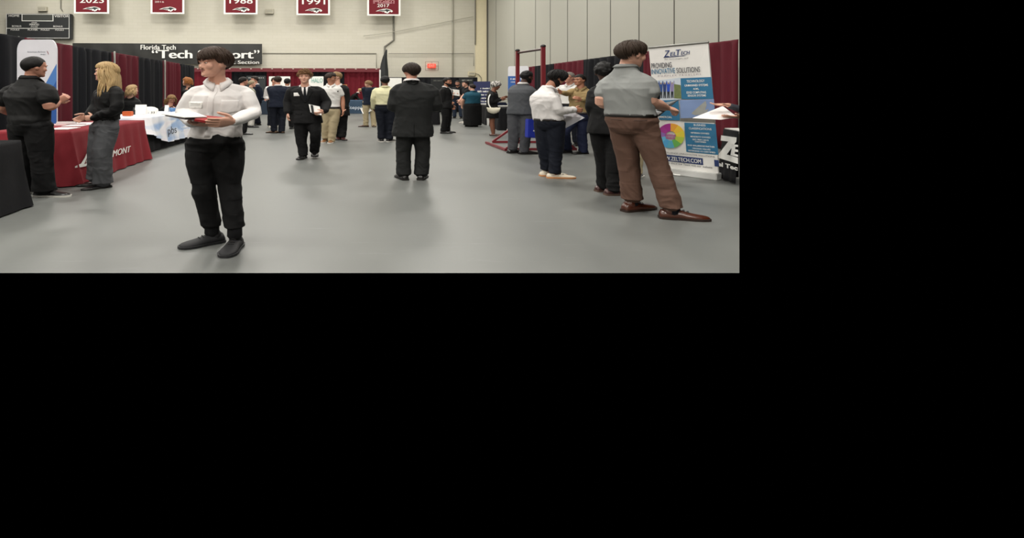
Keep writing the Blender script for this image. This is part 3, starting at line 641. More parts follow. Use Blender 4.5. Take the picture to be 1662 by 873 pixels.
# ---- ZelTech table, its black cloth and lettering (the hall is modelled up to the sight line at the photo's right edge)
ZA, ZB = Vector((RAY*7.58, 7.58, 0)), Vector((5.36, 8.12, 0)); ZC = Vector((RAY*8.12-.005, 8.12, 0))
d_ = (ZB-ZA).normalized()
zt = empty('folding_table', Vector((5.4, 8.0, 0)), 'table under the black ZelTech cloth at the right edge', 'table')
ZA2 = ZA
mb = MB(); tri = [ZA, ZC, ZB]
mb.add([p-zt.location+Vector((0, 0, .72)) for p in tri]+[p-zt.location+Vector((0, 0, .765)) for p in tri], [(2, 1, 0), (3, 4, 5), (0, 1, 4, 3), (1, 2, 5, 4), (2, 0, 3, 5)]); build('tabletop', mb, mat('white_tabletop', '#dddbd6', .5), zt)
mb = MB(); mb.tube([Vector((-.02, .03, 0)), Vector((-.02, .03, .72))], [.02, .02], n=8, cap=False); build('leg', mb, GREYM, zt)
# skirt sheet with folds, from far corner to the sight line
mb = MB(); nn = 30
for i in range(nn+1):
    t = i/nn
    for z in (.02, .1, .25, .45, .65, .74, .755):
        dr = 1-z/.755; n_v = Vector((-1, -.15, 0)).normalized()
        p = ZB+(ZA-ZB)*t+n_v*(.012+.10*dr**1.2*(1-t*.4)+.012*dr*math.sin(t*16+1))
        if p.x > RAY*p.y-.001: p.x = RAY*p.y-.001
        p.z = z; mb.v.append(p)
for i in range(nn):
    for k in range(6): mb.f.append((i*7+k, (i+1)*7+k, (i+1)*7+k+1, i*7+k+1))
# far return of the skirt
for z in (.02, .755): mb.v.append(ZB+Vector((-.012-.1*(1-z/.755), .0, z)))
b0 = len(mb.v); mb.add([ZB+Vector((-.11, .01, .02)), ZC+Vector((0, .01, .02)), ZC+Vector((0, .01, .755)), ZB+Vector((-.012, .01, .755))], [(0, 1, 2, 3)])
o0 = Vector((5.4, 8.0, 0)); zc = link('tablecloth', rel(mb, o0).mesh('tablecloth', True), BLK, loc=o0); zc.modifiers.new('thickness', 'SOLIDIFY').thickness = -.006
tag(zc, 'black ZelTech tablecloth with large white lettering at the right edge', 'tablecloth')
def zpt(px, py):   # picture point -> point on skirt plane
    n = Vector((d_.y, -d_.x, 0)); n = Vector((-n.x, -n.y, 0)) if n.x > 0 else n
    A = ZA+n*.075; d = Vector(((px-CX)/F, 1, -(py-CY)/F)); t = (A-Vector((0, 0, H))).dot(n)/d.dot(n); return Vector((0, 0, H))+d*t
def zpoly(mb, pts): mb.add([zpt(*p)-o0+Vector((-.02, -.01, 0)) for p in pts], [tuple(range(len(pts)))])
mb = MB(); zpoly(mb, [(1172, 219.5), (1197, 223), (1196.5, 230), (1181, 250.5), (1199.4, 256), (1199.4, 266), (1167.5, 256), (1168, 249.5), (1183.5, 229.5), (1171, 228)])
zpoly(mb, [(1190, 234), (1199.4, 235), (1199.4, 238.5), (1195, 238), (1194.5, 242), (1199.4, 243), (1199.4, 246.5), (1194.2, 246), (1193.8, 249.5), (1199.4, 251), (1199.4, 254.5), (1187, 251.5)])
link('cloth_lettering', mb.mesh('l', False), WHITE, zc)
mb = MB(); qz = [zpt(1167, 269), zpt(1199.5, 277), zpt(1199.5, 269.5), zpt(1167, 262)]; vs_, fs_ = text_geo('el Tec', .04, 0, 1.0)
mb.add([bilin(qz, x*.99, y)-o0+Vector((-.022, -.01, 0)) for x, y in vs_], fs_); link('small_lettering', mb.mesh('l', False), WHITE, zc)
mb = MB(); mb.tube([FL(1092, 284), FL(1100, 285.5), FL(1110, 285), FL(1119, 283)], [.012]*4, n=8)
for v in mb.v: v.z += .012
tag(build('banner_foot_strap', rel(mb, FL(1092, 284)), WHITE, loc=FL(1092, 284), smooth=True), 'white strip lying on the floor in front of the ZelTech banner', 'strip')

# ---- pull-up frame
MET = mat('red_painted_steel', '#7a1f28', .4); DR, DFt = DF(232.5), DF(244.5)
def G(px, D, z=.035): return Vector(((px-CX)*D/F, D, z))
o0 = G(840, DR, 0); e = empty('pullup_frame', o0, 'red steel pull-up bar frame with triangular feet by the right row', 'pull-up frame')
def bar(nm, a, b, r=.045, m=MET): mb = MB(); mb.tube([a-o0, b-o0], [r, r], n=4 if nm != 'crossbar' else 10, cap=False); return build(nm, mb, m, e)
tl, tr = G(840, DR, P(0, 82, DR).z), G(881.5, DFt, P(0, 75, DFt).z)
bar('post', G(840, DR, 0), tl, .060); bar('post', G(881.5, DFt, 0), tr, .060)
bar('crossbar', tl-Vector((0, 0, .06)), tr-Vector((0, 0, .06)), .028, mat('dark_steel', '#3a2020', .4, metal=.5))
for nm, a, b in (('foot_bar', G(799, DR), G(881, DR)), ('foot_bar', G(818, DFt), G(936, DFt)), ('side_bar', G(789, DF(233.5)), G(821, DF(245.5)))): bar(nm, a, b, .036)
for a, b in ((G(799, DR), G(838, DR, P(0, 203, DR).z)), (G(880, DR), G(842, DR, P(0, 203, DR).z)), (G(820, DFt), G(880, DFt, P(0, 206, DFt).z)), (G(935, DFt), G(883, DFt, P(0, 206, DFt).z))): bar('brace', a, b, .034)
for p in (tl, tr):
    mb = MB(); mb.ell(p-o0, (.065, .06, .04), n=12, m=6); build('cap', mb, mat('dark_cap', '#1e1a1a', .4), e, smooth=True)

# ---- far right booths
D2 = 17.6; bl, br = P(824.5, 213, D2), P(858, 213, D2-.3); bl.z = br.z = .04; z1 = P(0, 107.5, D2).z
e, q = stand_banner('rollup_banner', bl, br, Vector((br.x, br.y, z1)), Vector((bl.x, bl.y, z1)), 'white topped blue banner behind the man in the grey suit', 'banner', mat('banner_white2', '#e9e9ee', .5), .08)
mb = MB(); poly_on(mb, [(0, 0), (1, 0), (1, .845), (0, .845)], q, .006); build('blue_field', rel(mb, e.location), mat('booth_blue', '#2e62ae', .5), e)
mb = MB(); squiggle(mb, q, .12, .75, .79, .815, .012, 3); squiggle(mb, q, .12, .62, .745, .765, .012, 4); link('lettering', rel(mb, e.location).mesh('l', False), WHITE, e)
D3 = 24.6; bl, br = P(768.5, 190, D3), P(795.5, 190, D3-.4); bl.z = br.z = .04; z1 = P(0, 132.3, D3).z
e, q = stand_banner('rollup_banner', bl, br, Vector((br.x, br.y, z1)), Vector((bl.x, bl.y, z1)), 'navy banner with rows of white text behind the woman in teal', 'banner', mat('navy_vinyl', '#262c58', .5))
mb = MB()
for k, (a, b) in enumerate([(.42, .98), (.25, .98), (.4, .98), (.42, .9), (.42, .9), (.42, .9)]):
    v = .80-.085*k; squiggle(mb, q, a, b, v, v+(.055 if k == 1 else .038), .012, k)
link('lettering', rel(mb, e.location).mesh('l', False), WHITE, e)
T1 = FL(774, 196); T2 = FL(832, 209)
table(rect(FL(777.5, 198), FL(790, 203.2), VPR, .95), .76, BLK, 'table beneath the navy banner', 'black tablecloth in front of the navy banner', .04, .012, .5, 11)
table(rect(FL(796.5, 205), FL(810, 211.5), VPR, 1.1), .76, BLK, 'table in front of the woman with the patterned headscarf', 'black tablecloth in front of the woman with the headscarf', .04, .012, .5, 12)
p = FL(784, 200.5); sheet('brochure', (p.x+.3, p.y+.3), .5, .5, .3, .765, PAP, 'white brochures on the table by the navy banner', 'brochure', .05)
p = FL(802, 207.5); sheet('brochure', (p.x+.35, p.y+.2), .5, .35, .1, .765, PAP, 'white brochures in front of the woman with the headscarf', 'brochure', .03)
mb = MB(); mb.box((0, 0, .07), (.35, .3, .14)); p = FL(804, 208); tag(build('dark_bag', mb, fabric('dark_navy_bag', '#1b2036'), loc=Vector((p.x+.45, p.y+.9, .765)), bevel=.04), 'dark bag on the table beside the white topped banner', 'bag')
# poster leaning against table leg
mb = MB(); q = [FL(790.7, 203.5), FL(794.5, 203.5), FL(794.5, 203.5)+Vector((0, .1, .62)), FL(790.7, 203.5)+Vector((0, .1, .62))]; o0 = q[0].copy(); qslab(mb, q, .02); rel(mb, o0); tag(build('leaning_poster', mb, WHITE, loc=o0), 'narrow white poster leaning on the black table', 'poster')
# table behind the man in the black suit
table(rect(FL(688, 202.5), FL(713, 202.5), Vector((0, 1, 0)), 1.3), .80, BLK, 'table behind the right side of the man in black suit', 'black tablecloth right of the man seen from the back', .03, .012, .5, 13)
# ---- far blue tables
def far_table(x0, x1, yb, m, label, clabel, dep=1.2, seed=1): return table(rect(FL(x0, yb), FL(x1, yb), Vector((0, 1, 0)), dep), .80, m, label, clabel, .03, .02, .7, seed)
ft = far_table(561, 614, 184.5, NAVYC, 'table beneath the far blue cloth', 'blue tablecloth reading Stepping in front of the far maroon curtain', .8, seed=15)
q = [FL(561, 184.5), FL(614, 184.5), FL(614, 184.5)+Vector((0, 0, .8)), FL(561, 184.5)+Vector((0, 0, .8))]; q = [p+Vector((0, -.09, 0)) for p in q]
mb = MB(); text_on(mb, 'Stepping Up', q, .06, .92, .27, .58, off=.01, bold=.0); link('cloth_lettering', rel(mb, ft.location).mesh('l', False), mat('pale_text', '#d5dde6', .6), ft)
far_table(424, 441, 186, fabric('slate_cloth', '#2a3441'), 'table behind the men in suits, far centre', 'slate tablecloth behind the man in the navy blazer', seed=16)
far_table(380, 421, 184.5, BLK, 'table behind the shoulder of the man in white shirt', 'black tablecloth beyond the shoulder of the man in white shirt', .8, seed=17)
# ---- far backdrops
def board(x0, x1, y0, y1, off, m, nm, label, items=None, tm=None, legs=True):
    q = wallquad(x0, x1, y0, y1, off); o0 = Vector((q[0].x, q[0].y, 0)); e = empty(nm, o0, label, 'sign board'); mb = MB(); qslab(mb, q, .05); build('panel', rel(mb, o0), m, e)
    mb = MB()
    for u in (.1, .9):
        p = bilin(q, u, 0)-o0+VPD*.1; mb.tube([Vector((p.x, p.y, 0)), p+Vector((0, 0, .3))], [.025, .025], n=6, cap=False)
    build('stand_legs', mb, GREYM, e)
    if items:
        mb = MB()
        for it in items: text_on(mb, it[0], q, *it[1:5], off=.02, bold=.02) if it[0] else squiggle(mb, q, *it[1:5], .02)
        link('lettering', rel(mb, o0).mesh('l', False), tm, e)
    return e
board(436.5, 471, 124, 172, 2.8, WHITE, 'display_board', 'white display board behind the men in suits')
board(400, 431, 123, 150, 2.8, mat('charcoal_board', '#2a2f31', .4), 'display_board', 'dark display board with pale bar, far left of the maroon curtain', [('', .1, .9, .86, .9)], WHITE)
board(501, 525, 124, 160, 2.8, WHITE, 'display_board', 'white sign reading HALO behind the man in white polo', [('HALO', .2, .95, .72, .92)], mat('teal_text', '#7fb5a8', .5))
board(627, 652, 126.5, 160, 2.7, WHITE, 'display_board', 'white board behind the yellow shirted person')
board(699, 722, 127, 160, 2.9, mat('charcoal_board2', '#222426', .4), 'display_board', 'dark board behind the bearded man', [('', .2, .8, .86, .92)], mat('dim_text', '#6b6b66', .5))
board(745, 768, 126.5, 160, 2.9, mat('charcoal_board2', '#222426', .4), 'display_board', 'dark board with a line of grey print near the far corner', [('', .2, .9, .86, .93)], mat('dim_text2', '#a9a9a2', .5))
board(555.5, 563.5, 137, 166, 2.9, mat('orange_board', '#b9703f', .5), 'display_board', 'narrow orange board left of the leaning person')
# ------------------------------------------------------------------ people
WX = 1.42                                            # breadth of the figures
def voxel(mb, vx, smooth=2, name='m'):
    me = mb.mesh(name, False); norm_out(me)
    o = bpy.data.objects.new('tmp_shape', me); COL.objects.link(o)
    r = o.modifiers.new('r', 'REMESH'); r.mode = 'VOXEL'; r.voxel_size = vx; r.use_smooth_shade = True
    if smooth:
        s = o.modifiers.new('s', 'SMOOTH'); s.factor = .5; s.iterations = smooth
    out = temp_eval(o); bpy.data.objects.remove(o); bpy.data.meshes.remove(me); out.shade_smooth(); return out
def wrinkle(me, amp, fr=6.0, seed=0, zdep=None, squash=(1.25, 1.25, 1.0)):
    off = Vector((seed*3.7, seed*1.3, seed*2.1)); ns = [v.normal.copy() for v in me.vertices]
    for v, n in zip(me.vertices, ns):
        p = Vector((v.co.x*squash[0], v.co.y*squash[1], v.co.z*squash[2]))*fr+off
        p = p+noise.noise_vector(p*.6)*.9; p = Vector((p.x+p.z*.5, p.y-p.z*.35, p.z))
        d = 1-2.6*abs(noise.noise(p)); d2 = 1-2.6*abs(noise.noise(p*1.9+Vector((9, 4, 2)))); d2 *= .8
        k = 1 if zdep is None else zdep(v.co)
        v.co += n*amp*k*(d*.55+d2*.4-.25)
def finish(me, name, m, parent):
    for v in me.vertices: v.co.x *= WX; v.co.y *= WX
    me.name = name; return link(name, me, m, parent)
def rot2(a):
    a = math.radians(a); f = Vector((math.sin(a), -math.cos(a), 0)); l = Vector((math.cos(a), math.sin(a), 0)); return l, f
SKINS = {'pale': '#d9a68f', 'fair': '#c99079', 'tan': '#a9745a', 'brown': '#7c4f3a', 'dark': '#4a2f24'}
def skin(k): return mat('skin_'+k, SKINS[k], .55, .05, 12, .1, 90)
def hairmat(hx): return mat('hair_'+hx.strip('#'), hx, .62, .3, 9, .5, 60, stretch=(1, 1, .25), spec=.25)
EYEW = None
HEADR = [(-.119,.018,.074,.046),(-.110,.032,.083,.014),(-.095,.044,.087,-.012),(-.068,.055,.086,-.042),(-.035,.063,.086,-.070),(0,.069,.082,-.088),(.03,.0725,.088,-.097),(.06,.0735,.084,-.098),(.085,.066,.068,-.088),(.105,.047,.043,-.064),(.117,.022,.012,-.034)]
class Person:
    def __init__(s, px, py, top, a, label, skin_='fair', bw=1.0, ca=None, ha=None, hp=0, vx=.009, J=None, B=None, seed=0, D=None, hk=1.0, lean=0, hcol='#2a201a', armk=1.0):
        s.D = D or DF(py); s.base = Vector(((px-CX)*s.D/F, s.D, 0)); s.e = empty('person', s.base, label, 'person')
        s.ht = (H-(top-CY)*s.D/F) if top is not None else 1.75
        s.k = s.ht/1.75; k = s.k; s.a = a; s.ca = a if ca is None else ca; s.ha = s.ca if ha is None else ha; s.hp = math.radians(hp); s.bw = bw; s.vx = vx; s.sk = skin(skin_); s.seed = seed; s.hk = hk; s.armk = armk
        l, f = rot2(a); lc, fc = rot2(s.ca); s.l, s.f, s.lc, s.fc = l, f, lc, fc; s.hcol = hcol
        dflt = {'nk': (0, -.01, 1.475), 'hd': (0, .035, 1.634), 'sL': (.178, 0, 1.405), 'sR': (-.178, 0, 1.405), 'eL': (.225, -.03, 1.13), 'eR': (-.225, -.03, 1.13), 'wL': (.235, .06, .885), 'wR': (-.235, .06, .885),
                'hL': (.092, 0, .92), 'hR': (-.092, 0, .92), 'kL': (.10, .02, .50), 'kR': (-.10, .02, .50), 'aL': (.11, -.02, .085), 'aR': (-.11, -.02, .085), 'fL': (.24, .10, .72), 'fR': (-.24, .10, .72)}
        s.j = {}
        for n, v in dflt.items():
            v = (B or {}).get(n, v); up = n in ('nk', 'hd', 'sL', 'sR', 'eL', 'eR', 'wL', 'wR', 'fL', 'fR')
            L_, F_ = (lc, fc) if up else (l, f); p = (L_*v[0]+F_*(v[1]+(lean*(v[2]-.92) if up else 0)))*k; p.z = v[2]*k; s.j[n] = p
        for n, v in (J or {}).items(): s.j[n] = s.px(*v)
        for w_, e_, h_ in (('wL', 'eL', 'fL'), ('wR', 'eR', 'fR')):
            if h_ not in (J or {}) and h_ not in (B or {}): s.j[h_] = s.j[w_]+(s.j[w_]-s.j[e_]).normalized()*.17*k
        # legs bend forward: keep
        s.parts = {}
    def px(s, x, y, v=0.0):
        """picture point at depth offset v (metres of the figure, away from the camera) -> figure space"""
        D = s.D+v*WX; p = P(x, y, D); return Vector(((p.x-s.base.x)/WX, v, p.z))
    def world(s, p): return Vector((s.base.x+p.x*WX, s.base.y+p.y*WX, p.z))
    # --- frames
    def spine(s, z):
        k = s.k; p0 = (s.j['hL']+s.j['hR'])/2; p1 = (s.j['sL']+s.j['sR'])/2; p2 = s.j['nk']
        if z <= p0.z: return Vector((p0.x, p0.y, z))
        if z <= p1.z: t = (z-p0.z)/(p1.z-p0.z); q = p0.lerp(p1, t)+s.f*(-.012*k)*math.sin(math.pi*t); return Vector((q.x, q.y, z))
        t = min(1.3, (z-p1.z)/max(.02, p2.z-p1.z)); q = p1.lerp(p2, t); return Vector((q.x, q.y, z))
    def axes(s, z):
        p0z = s.j['hL'].z; p1z = (s.j['sL'].z+s.j['sR'].z)/2; t = max(0, min(1, (z-p0z)/(p1z-p0z)))
        h = s.l; c = s.j['sL']-s.j['sR']; c.z = 0; c.normalize(); x = h.lerp(c, t).normalized(); return x, Vector((x.y, -x.x, 0))
    def zm(s, z):
        """height of a level of the standard figure on this one"""
        hz = s.j['hL'].z*.5+s.j['hR'].z*.5; sz = s.j['sL'].z*.5+s.j['sR'].z*.5; nz = s.j['nk'].z
        if z <= .92: return hz+(z-.92)*s.k
        if z <= 1.405: return hz+(z-.92)/(1.405-.92)*(sz-hz)
        return sz+(z-1.405)/.07*max(.03*s.k, nz-sz)
    def torso(s, mb, rings, grow=0, n=26, tilt=0, dy=0):
        k = s.k; R = []
        for z, a, b, *r in rings:
            zz = s.zm(z); x, y = s.axes(zz); c = s.spine(zz)+y*((r[0] if r else 0)+dy)*k; bw = s.bw if z < 1.40 else 1+(s.bw-1)*.5
            tl = tilt*max(0, min(1, (z-1.39)/.07))
            R.append((c-Vector((0, 0, tl*.010*k)), x*(a*bw*k+grow), (y-Vector((0, 0, tl)))*(b*bw*k+grow), 2.4 if z < 1.42 else 2))
        mb.loft(R, n)
    def limb(s, mb, names, rad, grow=0, n=14, end=1.0, cap=True):
        pts = [s.j[q] for q in names]; 
        # insert mid points
        P_ = [pts[0]]; 
        for i in range(len(pts)-1): P_ += [pts[i].lerp(pts[i+1], .5), pts[i+1]]
        rr = [r*s.k*(1+(s.bw-1)*.6)*(s.armk if names[0][0] == 's' else 1)+grow for r in rad]
        if names[0][0] == 's': P_[0] = P_[0].lerp(P_[1], .28)
        if end < 1:   # cut at a fraction of the last segment
            P_[-1] = P_[-2].lerp(P_[-1], end)
        mb.tube(P_, rr[:len(P_)], n=n, sub=3, cap=cap)
    # --- the body: one continuous skin
    def body(s, legs=True):
        k = s.k; mb = MB()
        s.torso(mb, [(.84,.12,.09),(.90,.155,.105),(.98,.145,.098),(1.08,.125,.088),(1.2,.135,.096),(1.32,.15,.10),(1.39,.13,.082),(1.44,.08,.062),(1.475,.055,.052)], -.012)
        for sd in 'LR':
            mb.tube([s.j['nk']-Vector((0, 0, .052*k)), s.j['s'+sd]-Vector((0, 0, .012*k))], [.044*k, .042*k], n=12)
            s.limb(mb, ['s'+sd, 'e'+sd, 'w'+sd], [.05,.046,.040,.040,.026])
            s.limb(mb, ['h'+sd, 'k'+sd, 'a'+sd], [.082,.07,.05,.05,.036]); s.hand(mb, sd)
            mb.ell(s.j['a'+sd]+Vector((0, 0, -.03*k)), (.036*k, .036*k, .05*k), n=10, m=6)
        hc = s.j['hd']; mb.tube([s.j['nk']-Vector((0, 0, .05*k)), s.j['nk'].lerp(hc, .35), hc+Vector((0, 0, -.04*k))-s.ff()*.02*k], [.060*k*(.5+.5*s.bw), .052*k*(.5+.5*s.bw), .052*k], n=16)
        s.head(mb); me = voxel(mb, s.vx*min(1, 1), 1); finish(me, 'body', s.sk, s.e); return s
    def ff(s): return rot2(s.ha)[1]
    def HM(s):
        l, f = rot2(s.ha); M = Matrix((l, f, Vector((0, 0, 1)))).transposed()   # columns l f z
        Rp = Matrix.Rotation(-s.hp, 3, 'X'); return M @ Rp
    def hpt(s, v): return s.j['hd']+s.HM() @ (Vector(v)*s.k*s.hk)
    def head(s, mb):
        k = s.k*s.hk; M = s.HM(); X = M @ Vector((1, 0, 0)); Y = M @ Vector((0, 1, 0)); fat = 1+(s.bw-1)*.35
        mb.loft([(s.hpt((0, (fr+bk)/2, z)), X*a_*k*fat, Y*(fr-bk)/2*k, 2.15) for z, a_, fr, bk in HEADR], 24)
        mb.tube([s.hpt((0, .076, .016)), s.hpt((0, .086, -.010)), s.hpt((0, .0955, -.031))], [.008*k, .009*k, .0115*k], n=8)
        mb.ell(s.hpt((0, .089, -.037)), (.0165*k, .011*k, .008*k), M, 10, 6); mb.ell(s.hpt((0, .079, -.066)), (.024*k, .012*k, .013*k), M, 10, 6)
        for sx in (-1, 1):
            mb.ell(s.hpt((sx*.030, .077, .024)), (.028*k, .013*k, .009*k), M, 10, 6)
            mb.ell(s.hpt((sx*.040, .060, -.024)), (.026*k, .0235*k, .034*k), M, 12, 8)
            mb.ell(s.hpt((sx*.0745, -.006, -.008)), (.010*k, .020*k, .032*k), M, 10, 6)
        mb.ell(s.hpt((0, .078, -.100)), (.022*k, .014*k, .016*k), M, 10, 6)
    def hand(s, mb, sd):
        k = s.k*1.03; w_ = s.j['w'+sd]; tip = s.j['f'+sd]; d = (tip-w_); L = d.length; d.normalize()
        curl = getattr(s, 'curl', {}).get(sd, .45); pn = getattr(s, 'palm', {}).get(sd)
        if pn is None:
            pn = (s.lc if sd == 'R' else -s.lc)          # palms face the body
        pn = (Vector(pn)-d*Vector(pn).dot(d)).normalized(); th = d.cross(pn).normalized()
        if th.dot(s.fc)+th.z*.3 < 0: th = -th
        s.limb_w = 0
        R = [(w_+d*t*k, th*a_*k, pn*b_*k, 2.6) for t, a_, b_ in ((-.015,.026,.022),(.012,.028,.019),(.04,.038,.017),(.07,.043,.015),(.092,.040,.013),(.098,.034,.009))]
        mb.loft(R, 14)
        for i, (o_, ln) in enumerate(((.031,.068),(.0105,.077),(-.0105,.072),(-.031,.056))):
            p = w_+d*.088*k+th*o_*k; pts = [p]; dd = d.copy(); ang = curl*(.6+.12*i)
            for q, fr in enumerate((.42, .32, .26)):
                dd = (dd*math.cos(ang)+pn*math.sin(ang)); dd.normalize(); pn2 = pn; pts.append(pts[-1]+dd*ln*fr*k); ang = curl*.8
                pnn = (pn-dd*pn.dot(dd))
                if pnn.length < .2: pnn = -d
            mb.tube(pts, [.0098*k, .0094*k, .0088*k, .0078*k], n=8, sub=2)
        p = w_+d*.022*k+th*.030*k; t1 = (d*.62+th*.72+pn*.32).normalized(); t2 = (d*.88+th*.30+pn*.38).normalized()
        mb.tube([p, p+t1*.034*k, p+t1*.034*k+t2*.030*k, p+t1*.034*k+t2*.056*k], [.014*k, .0125*k, .011*k, .009*k], n=8, sub=2)
    # --- face details
    def face(s, brow='#3a2a20', lips='#a8625a', big=False, beard=None, mous=None, glasses=False, smile=False):
        k = s.k*s.hk; M = s.HM(); W_ = mat('eye_white', '#cfc8c2', .3); I_ = mat('eye_dark', '#241a16', .25)
        for sx in (-1, 1):
            mb = MB(); mb.ell(s.hpt((sx*.031, .0765, .004)), (.0125*k, .0090*k, .0058*k), M, 12, 8); eo = finish(mb.mesh('eye'), 'eye', W_, s.e)
            mb = MB(); mb.ell(s.hpt((sx*.031, .0825, .004)), (.0062*k, .0040*k, .0056*k), M, 10, 6); finish(mb.mesh('iris'), 'iris', I_, eo)
            mb = MB(); mb.tube([s.hpt((sx*.013, .0875, .024)), s.hpt((sx*.032, .0885, .029)), s.hpt((sx*.052, .078, .023))], [.0036*k, .0042*k, .0022*k], n=8); finish(mb.mesh('eyebrow'), 'eyebrow', hairmat(brow), s.e)
            mb = MB(); mb.tube([s.hpt((sx*.019, .0815, .0085)), s.hpt((sx*.031, .0855, .0115)), s.hpt((sx*.044, .0785, .0085))], [.0022*k, .0028*k, .0020*k], n=7); finish(mb.mesh('eyelid'), 'eyelid', s.sk, s.e)
        mb = MB(); c = .004 if smile else 0
        mb.tube([s.hpt((-.023, .079, -.064+c*2)), s.hpt((-.010, .0885, -.0625)), s.hpt((0, .090, -.064)), s.hpt((.010, .0885, -.0625)), s.hpt((.023, .079, -.064+c*2))], [.0015*k, .0034*k, .0032*k, .0034*k, .0015*k], n=8)
        mb.tube([s.hpt((-.019, .080, -.068+c)), s.hpt((0, .0890, -.071)), s.hpt((.019, .080, -.068+c))], [.0015*k, .0042*k, .0015*k], n=8); finish(mb.mesh('lips'), 'lips', mat('lips_'+lips.strip('#'), lips, .5), s.e)
        if mous:
            mb = MB(); mb.tube([s.hpt((-.022, .082, -.058)), s.hpt((0, .0905, -.053)), s.hpt((.022, .082, -.058))], [.002*k, .0028*k, .002*k], n=8); 
            mb.ell(s.hpt((0, .0815, -.108)), (.016*k, .006*k, .008*k), M, 10, 6); finish(mb.mesh('moustache'), 'moustache', hairmat(mous), s.e)
        if beard:
            mb = MB(); R = []
            for z, a_, fr, bk in [h for h in HEADR if h[0] <= 0.0]:
                g = .007 if z < -.05 else .003; R.append((s.hpt((0, (fr+bk)/2-(.012 if z > -.062 else 0), z-.004)), M @ Vector((1, 0, 0))*(a_+g)*k, M @ Vector((0, 1, 0))*((fr-bk)/2+g-.0)*k*(1 if z < -.05 else .86), 2.15))
            mb.loft(R, 24); finish(voxel(mb, .006), 'beard', hairmat(beard), s.e)
        if glasses:
            mb = MB()
            for sx in (-1, 1):
                ring = [s.hpt((sx*.032+.021*math.cos(t), .1, .002+.016*math.sin(t))) for t in [2*math.pi*i/12 for i in range(13)]]
                mb.tube(ring, [.0025*k]*13, n=6, sub=1, cap=False); mb.tube([s.hpt((sx*.053, .098, .006)), s.hpt((sx*.078, .0, .004))], [.0025*k]*2, n=6)
            mb.tube([s.hpt((-.011, .1, .005)), s.hpt((.011, .1, .005))], [.0025*k]*2, n=6); finish(mb.mesh('glasses'), 'glasses', BLKP, s.e)
        return s
    # --- hair
    def hair(s, style='short', col=None, d=.016, front=.055, side=.0, back=-.055, name='hair', fringe=0):
        k = s.k*s.hk; m = hairmat(col or s.hcol) if isinstance(col or s.hcol, str) else col; rnd = random.Random(s.seed+3)
        mb = MB(); na, nr = 64, 22; fat = 1+(s.bw-1)*.35
        def skull(az, ph):   # az from front, ph from the top (0) downwards
            x = math.sin(az)*math.sin(ph); y = math.cos(az)*math.sin(ph); z = math.cos(ph); return Vector((x*.0775*fat, y*(.093 if y > 0 else .100)-.005, z*.101+.022))
        def limit(az):
            c = math.cos(az); fz = front if c > .55 else (side+(front-side)*((c-.15)/.4)**1.0 if c > .15 else (side if c > -.35 else side+(back-side)*((-c-.35)/.65)))
            return fz
        curly = style in ('curly', 'afro', 'scarf')
        for j in range(nr+1):
            for i in range(na):
                az = 2*math.pi*i/na; zl = limit(az)+.006*noise.noise(Vector((math.sin(az)*3, math.cos(az)*3, s.seed)))
                cz = max(-.97, min(.97, (zl-.022)/.098)); pm = math.acos(cz); t = j/nr; ph = .02+(pm-.02)*t
                p = skull(az, ph); nrm = Vector((p.x/.006, (p.y+.005)/.0093, (p.z-.022)/.0096)).normalized()
                edge = 1 if t < .82 else max(0, (1-t)/.18)**.5
                if curly: dd = d*(.75+.55*noise.noise(p*38+Vector((s.seed, 0, 0)))+.3*noise.noise(p*80))
                else: dd = d*(.85+.28*noise.noise(Vector((math.sin(az)*7, math.cos(az)*7, ph*1.6+s.seed)))+.18*noise.noise(Vector((math.sin(az)*19, math.cos(az)*19, ph*2+s.seed))))
                if style == 'swoop' and math.cos(az) > -.2: dd *= 1+.35*math.cos(az)
                dd *= (1-.80*t**1.7) if style == 'short' else (1-.72*t**1.8 if style == 'swoop' else ((1-.74*t**2) if style == 'fringe' and math.cos(az) < .45 else (1-.45*t*t)))
                if t > .985: dd = -.006; 
                else: dd = dd*(.35+.65*edge)
                mb.v.append(s.hpt(p+nrm*dd))
        for j in range(nr):
            for i in range(na): a = j*na+i; b = j*na+(i+1) % na; mb.f.append((a, b, b+na, a+na))
        mb.f.append(tuple(range(na-1, -1, -1))); mb.f.append(tuple(nr*na+i for i in range(na)))
        if style in ('short', 'swoop', 'fringe') and s.vx < .0085 and d > .014:
            cnt = 200 if style == 'short' else 330
            for q in range(cnt):
                az = rnd.uniform(-math.pi, math.pi); swirl = rnd.uniform(-.25, .25)+(.35 if style != 'short' else .1); zl = limit(az)-(.012 if math.cos(az) > .3 and style == 'fringe' else .004)
                pm = math.acos(max(-.97, min(.97, (zl-.022)/.098))); p0_ = rnd.uniform(.05, pm*.6); pts = []
                for t in (0, .33, .66, 1): 
                    pp = skull(az+swirl*t, p0_+(pm-p0_)*t); nn = Vector((pp.x, pp.y+.005, pp.z-.022)).normalized(); pts.append(s.hpt(pp+nn*(d*(1.0+.15*rnd.random())*(1-(.74 if math.cos(az+swirl*t) < .45 or style != 'fringe' else .45)*t**1.6))))
                mb.tube(pts, [.0025*k, .0042*k, .0038*k, .001*k], n=6, sub=2, cap=False)
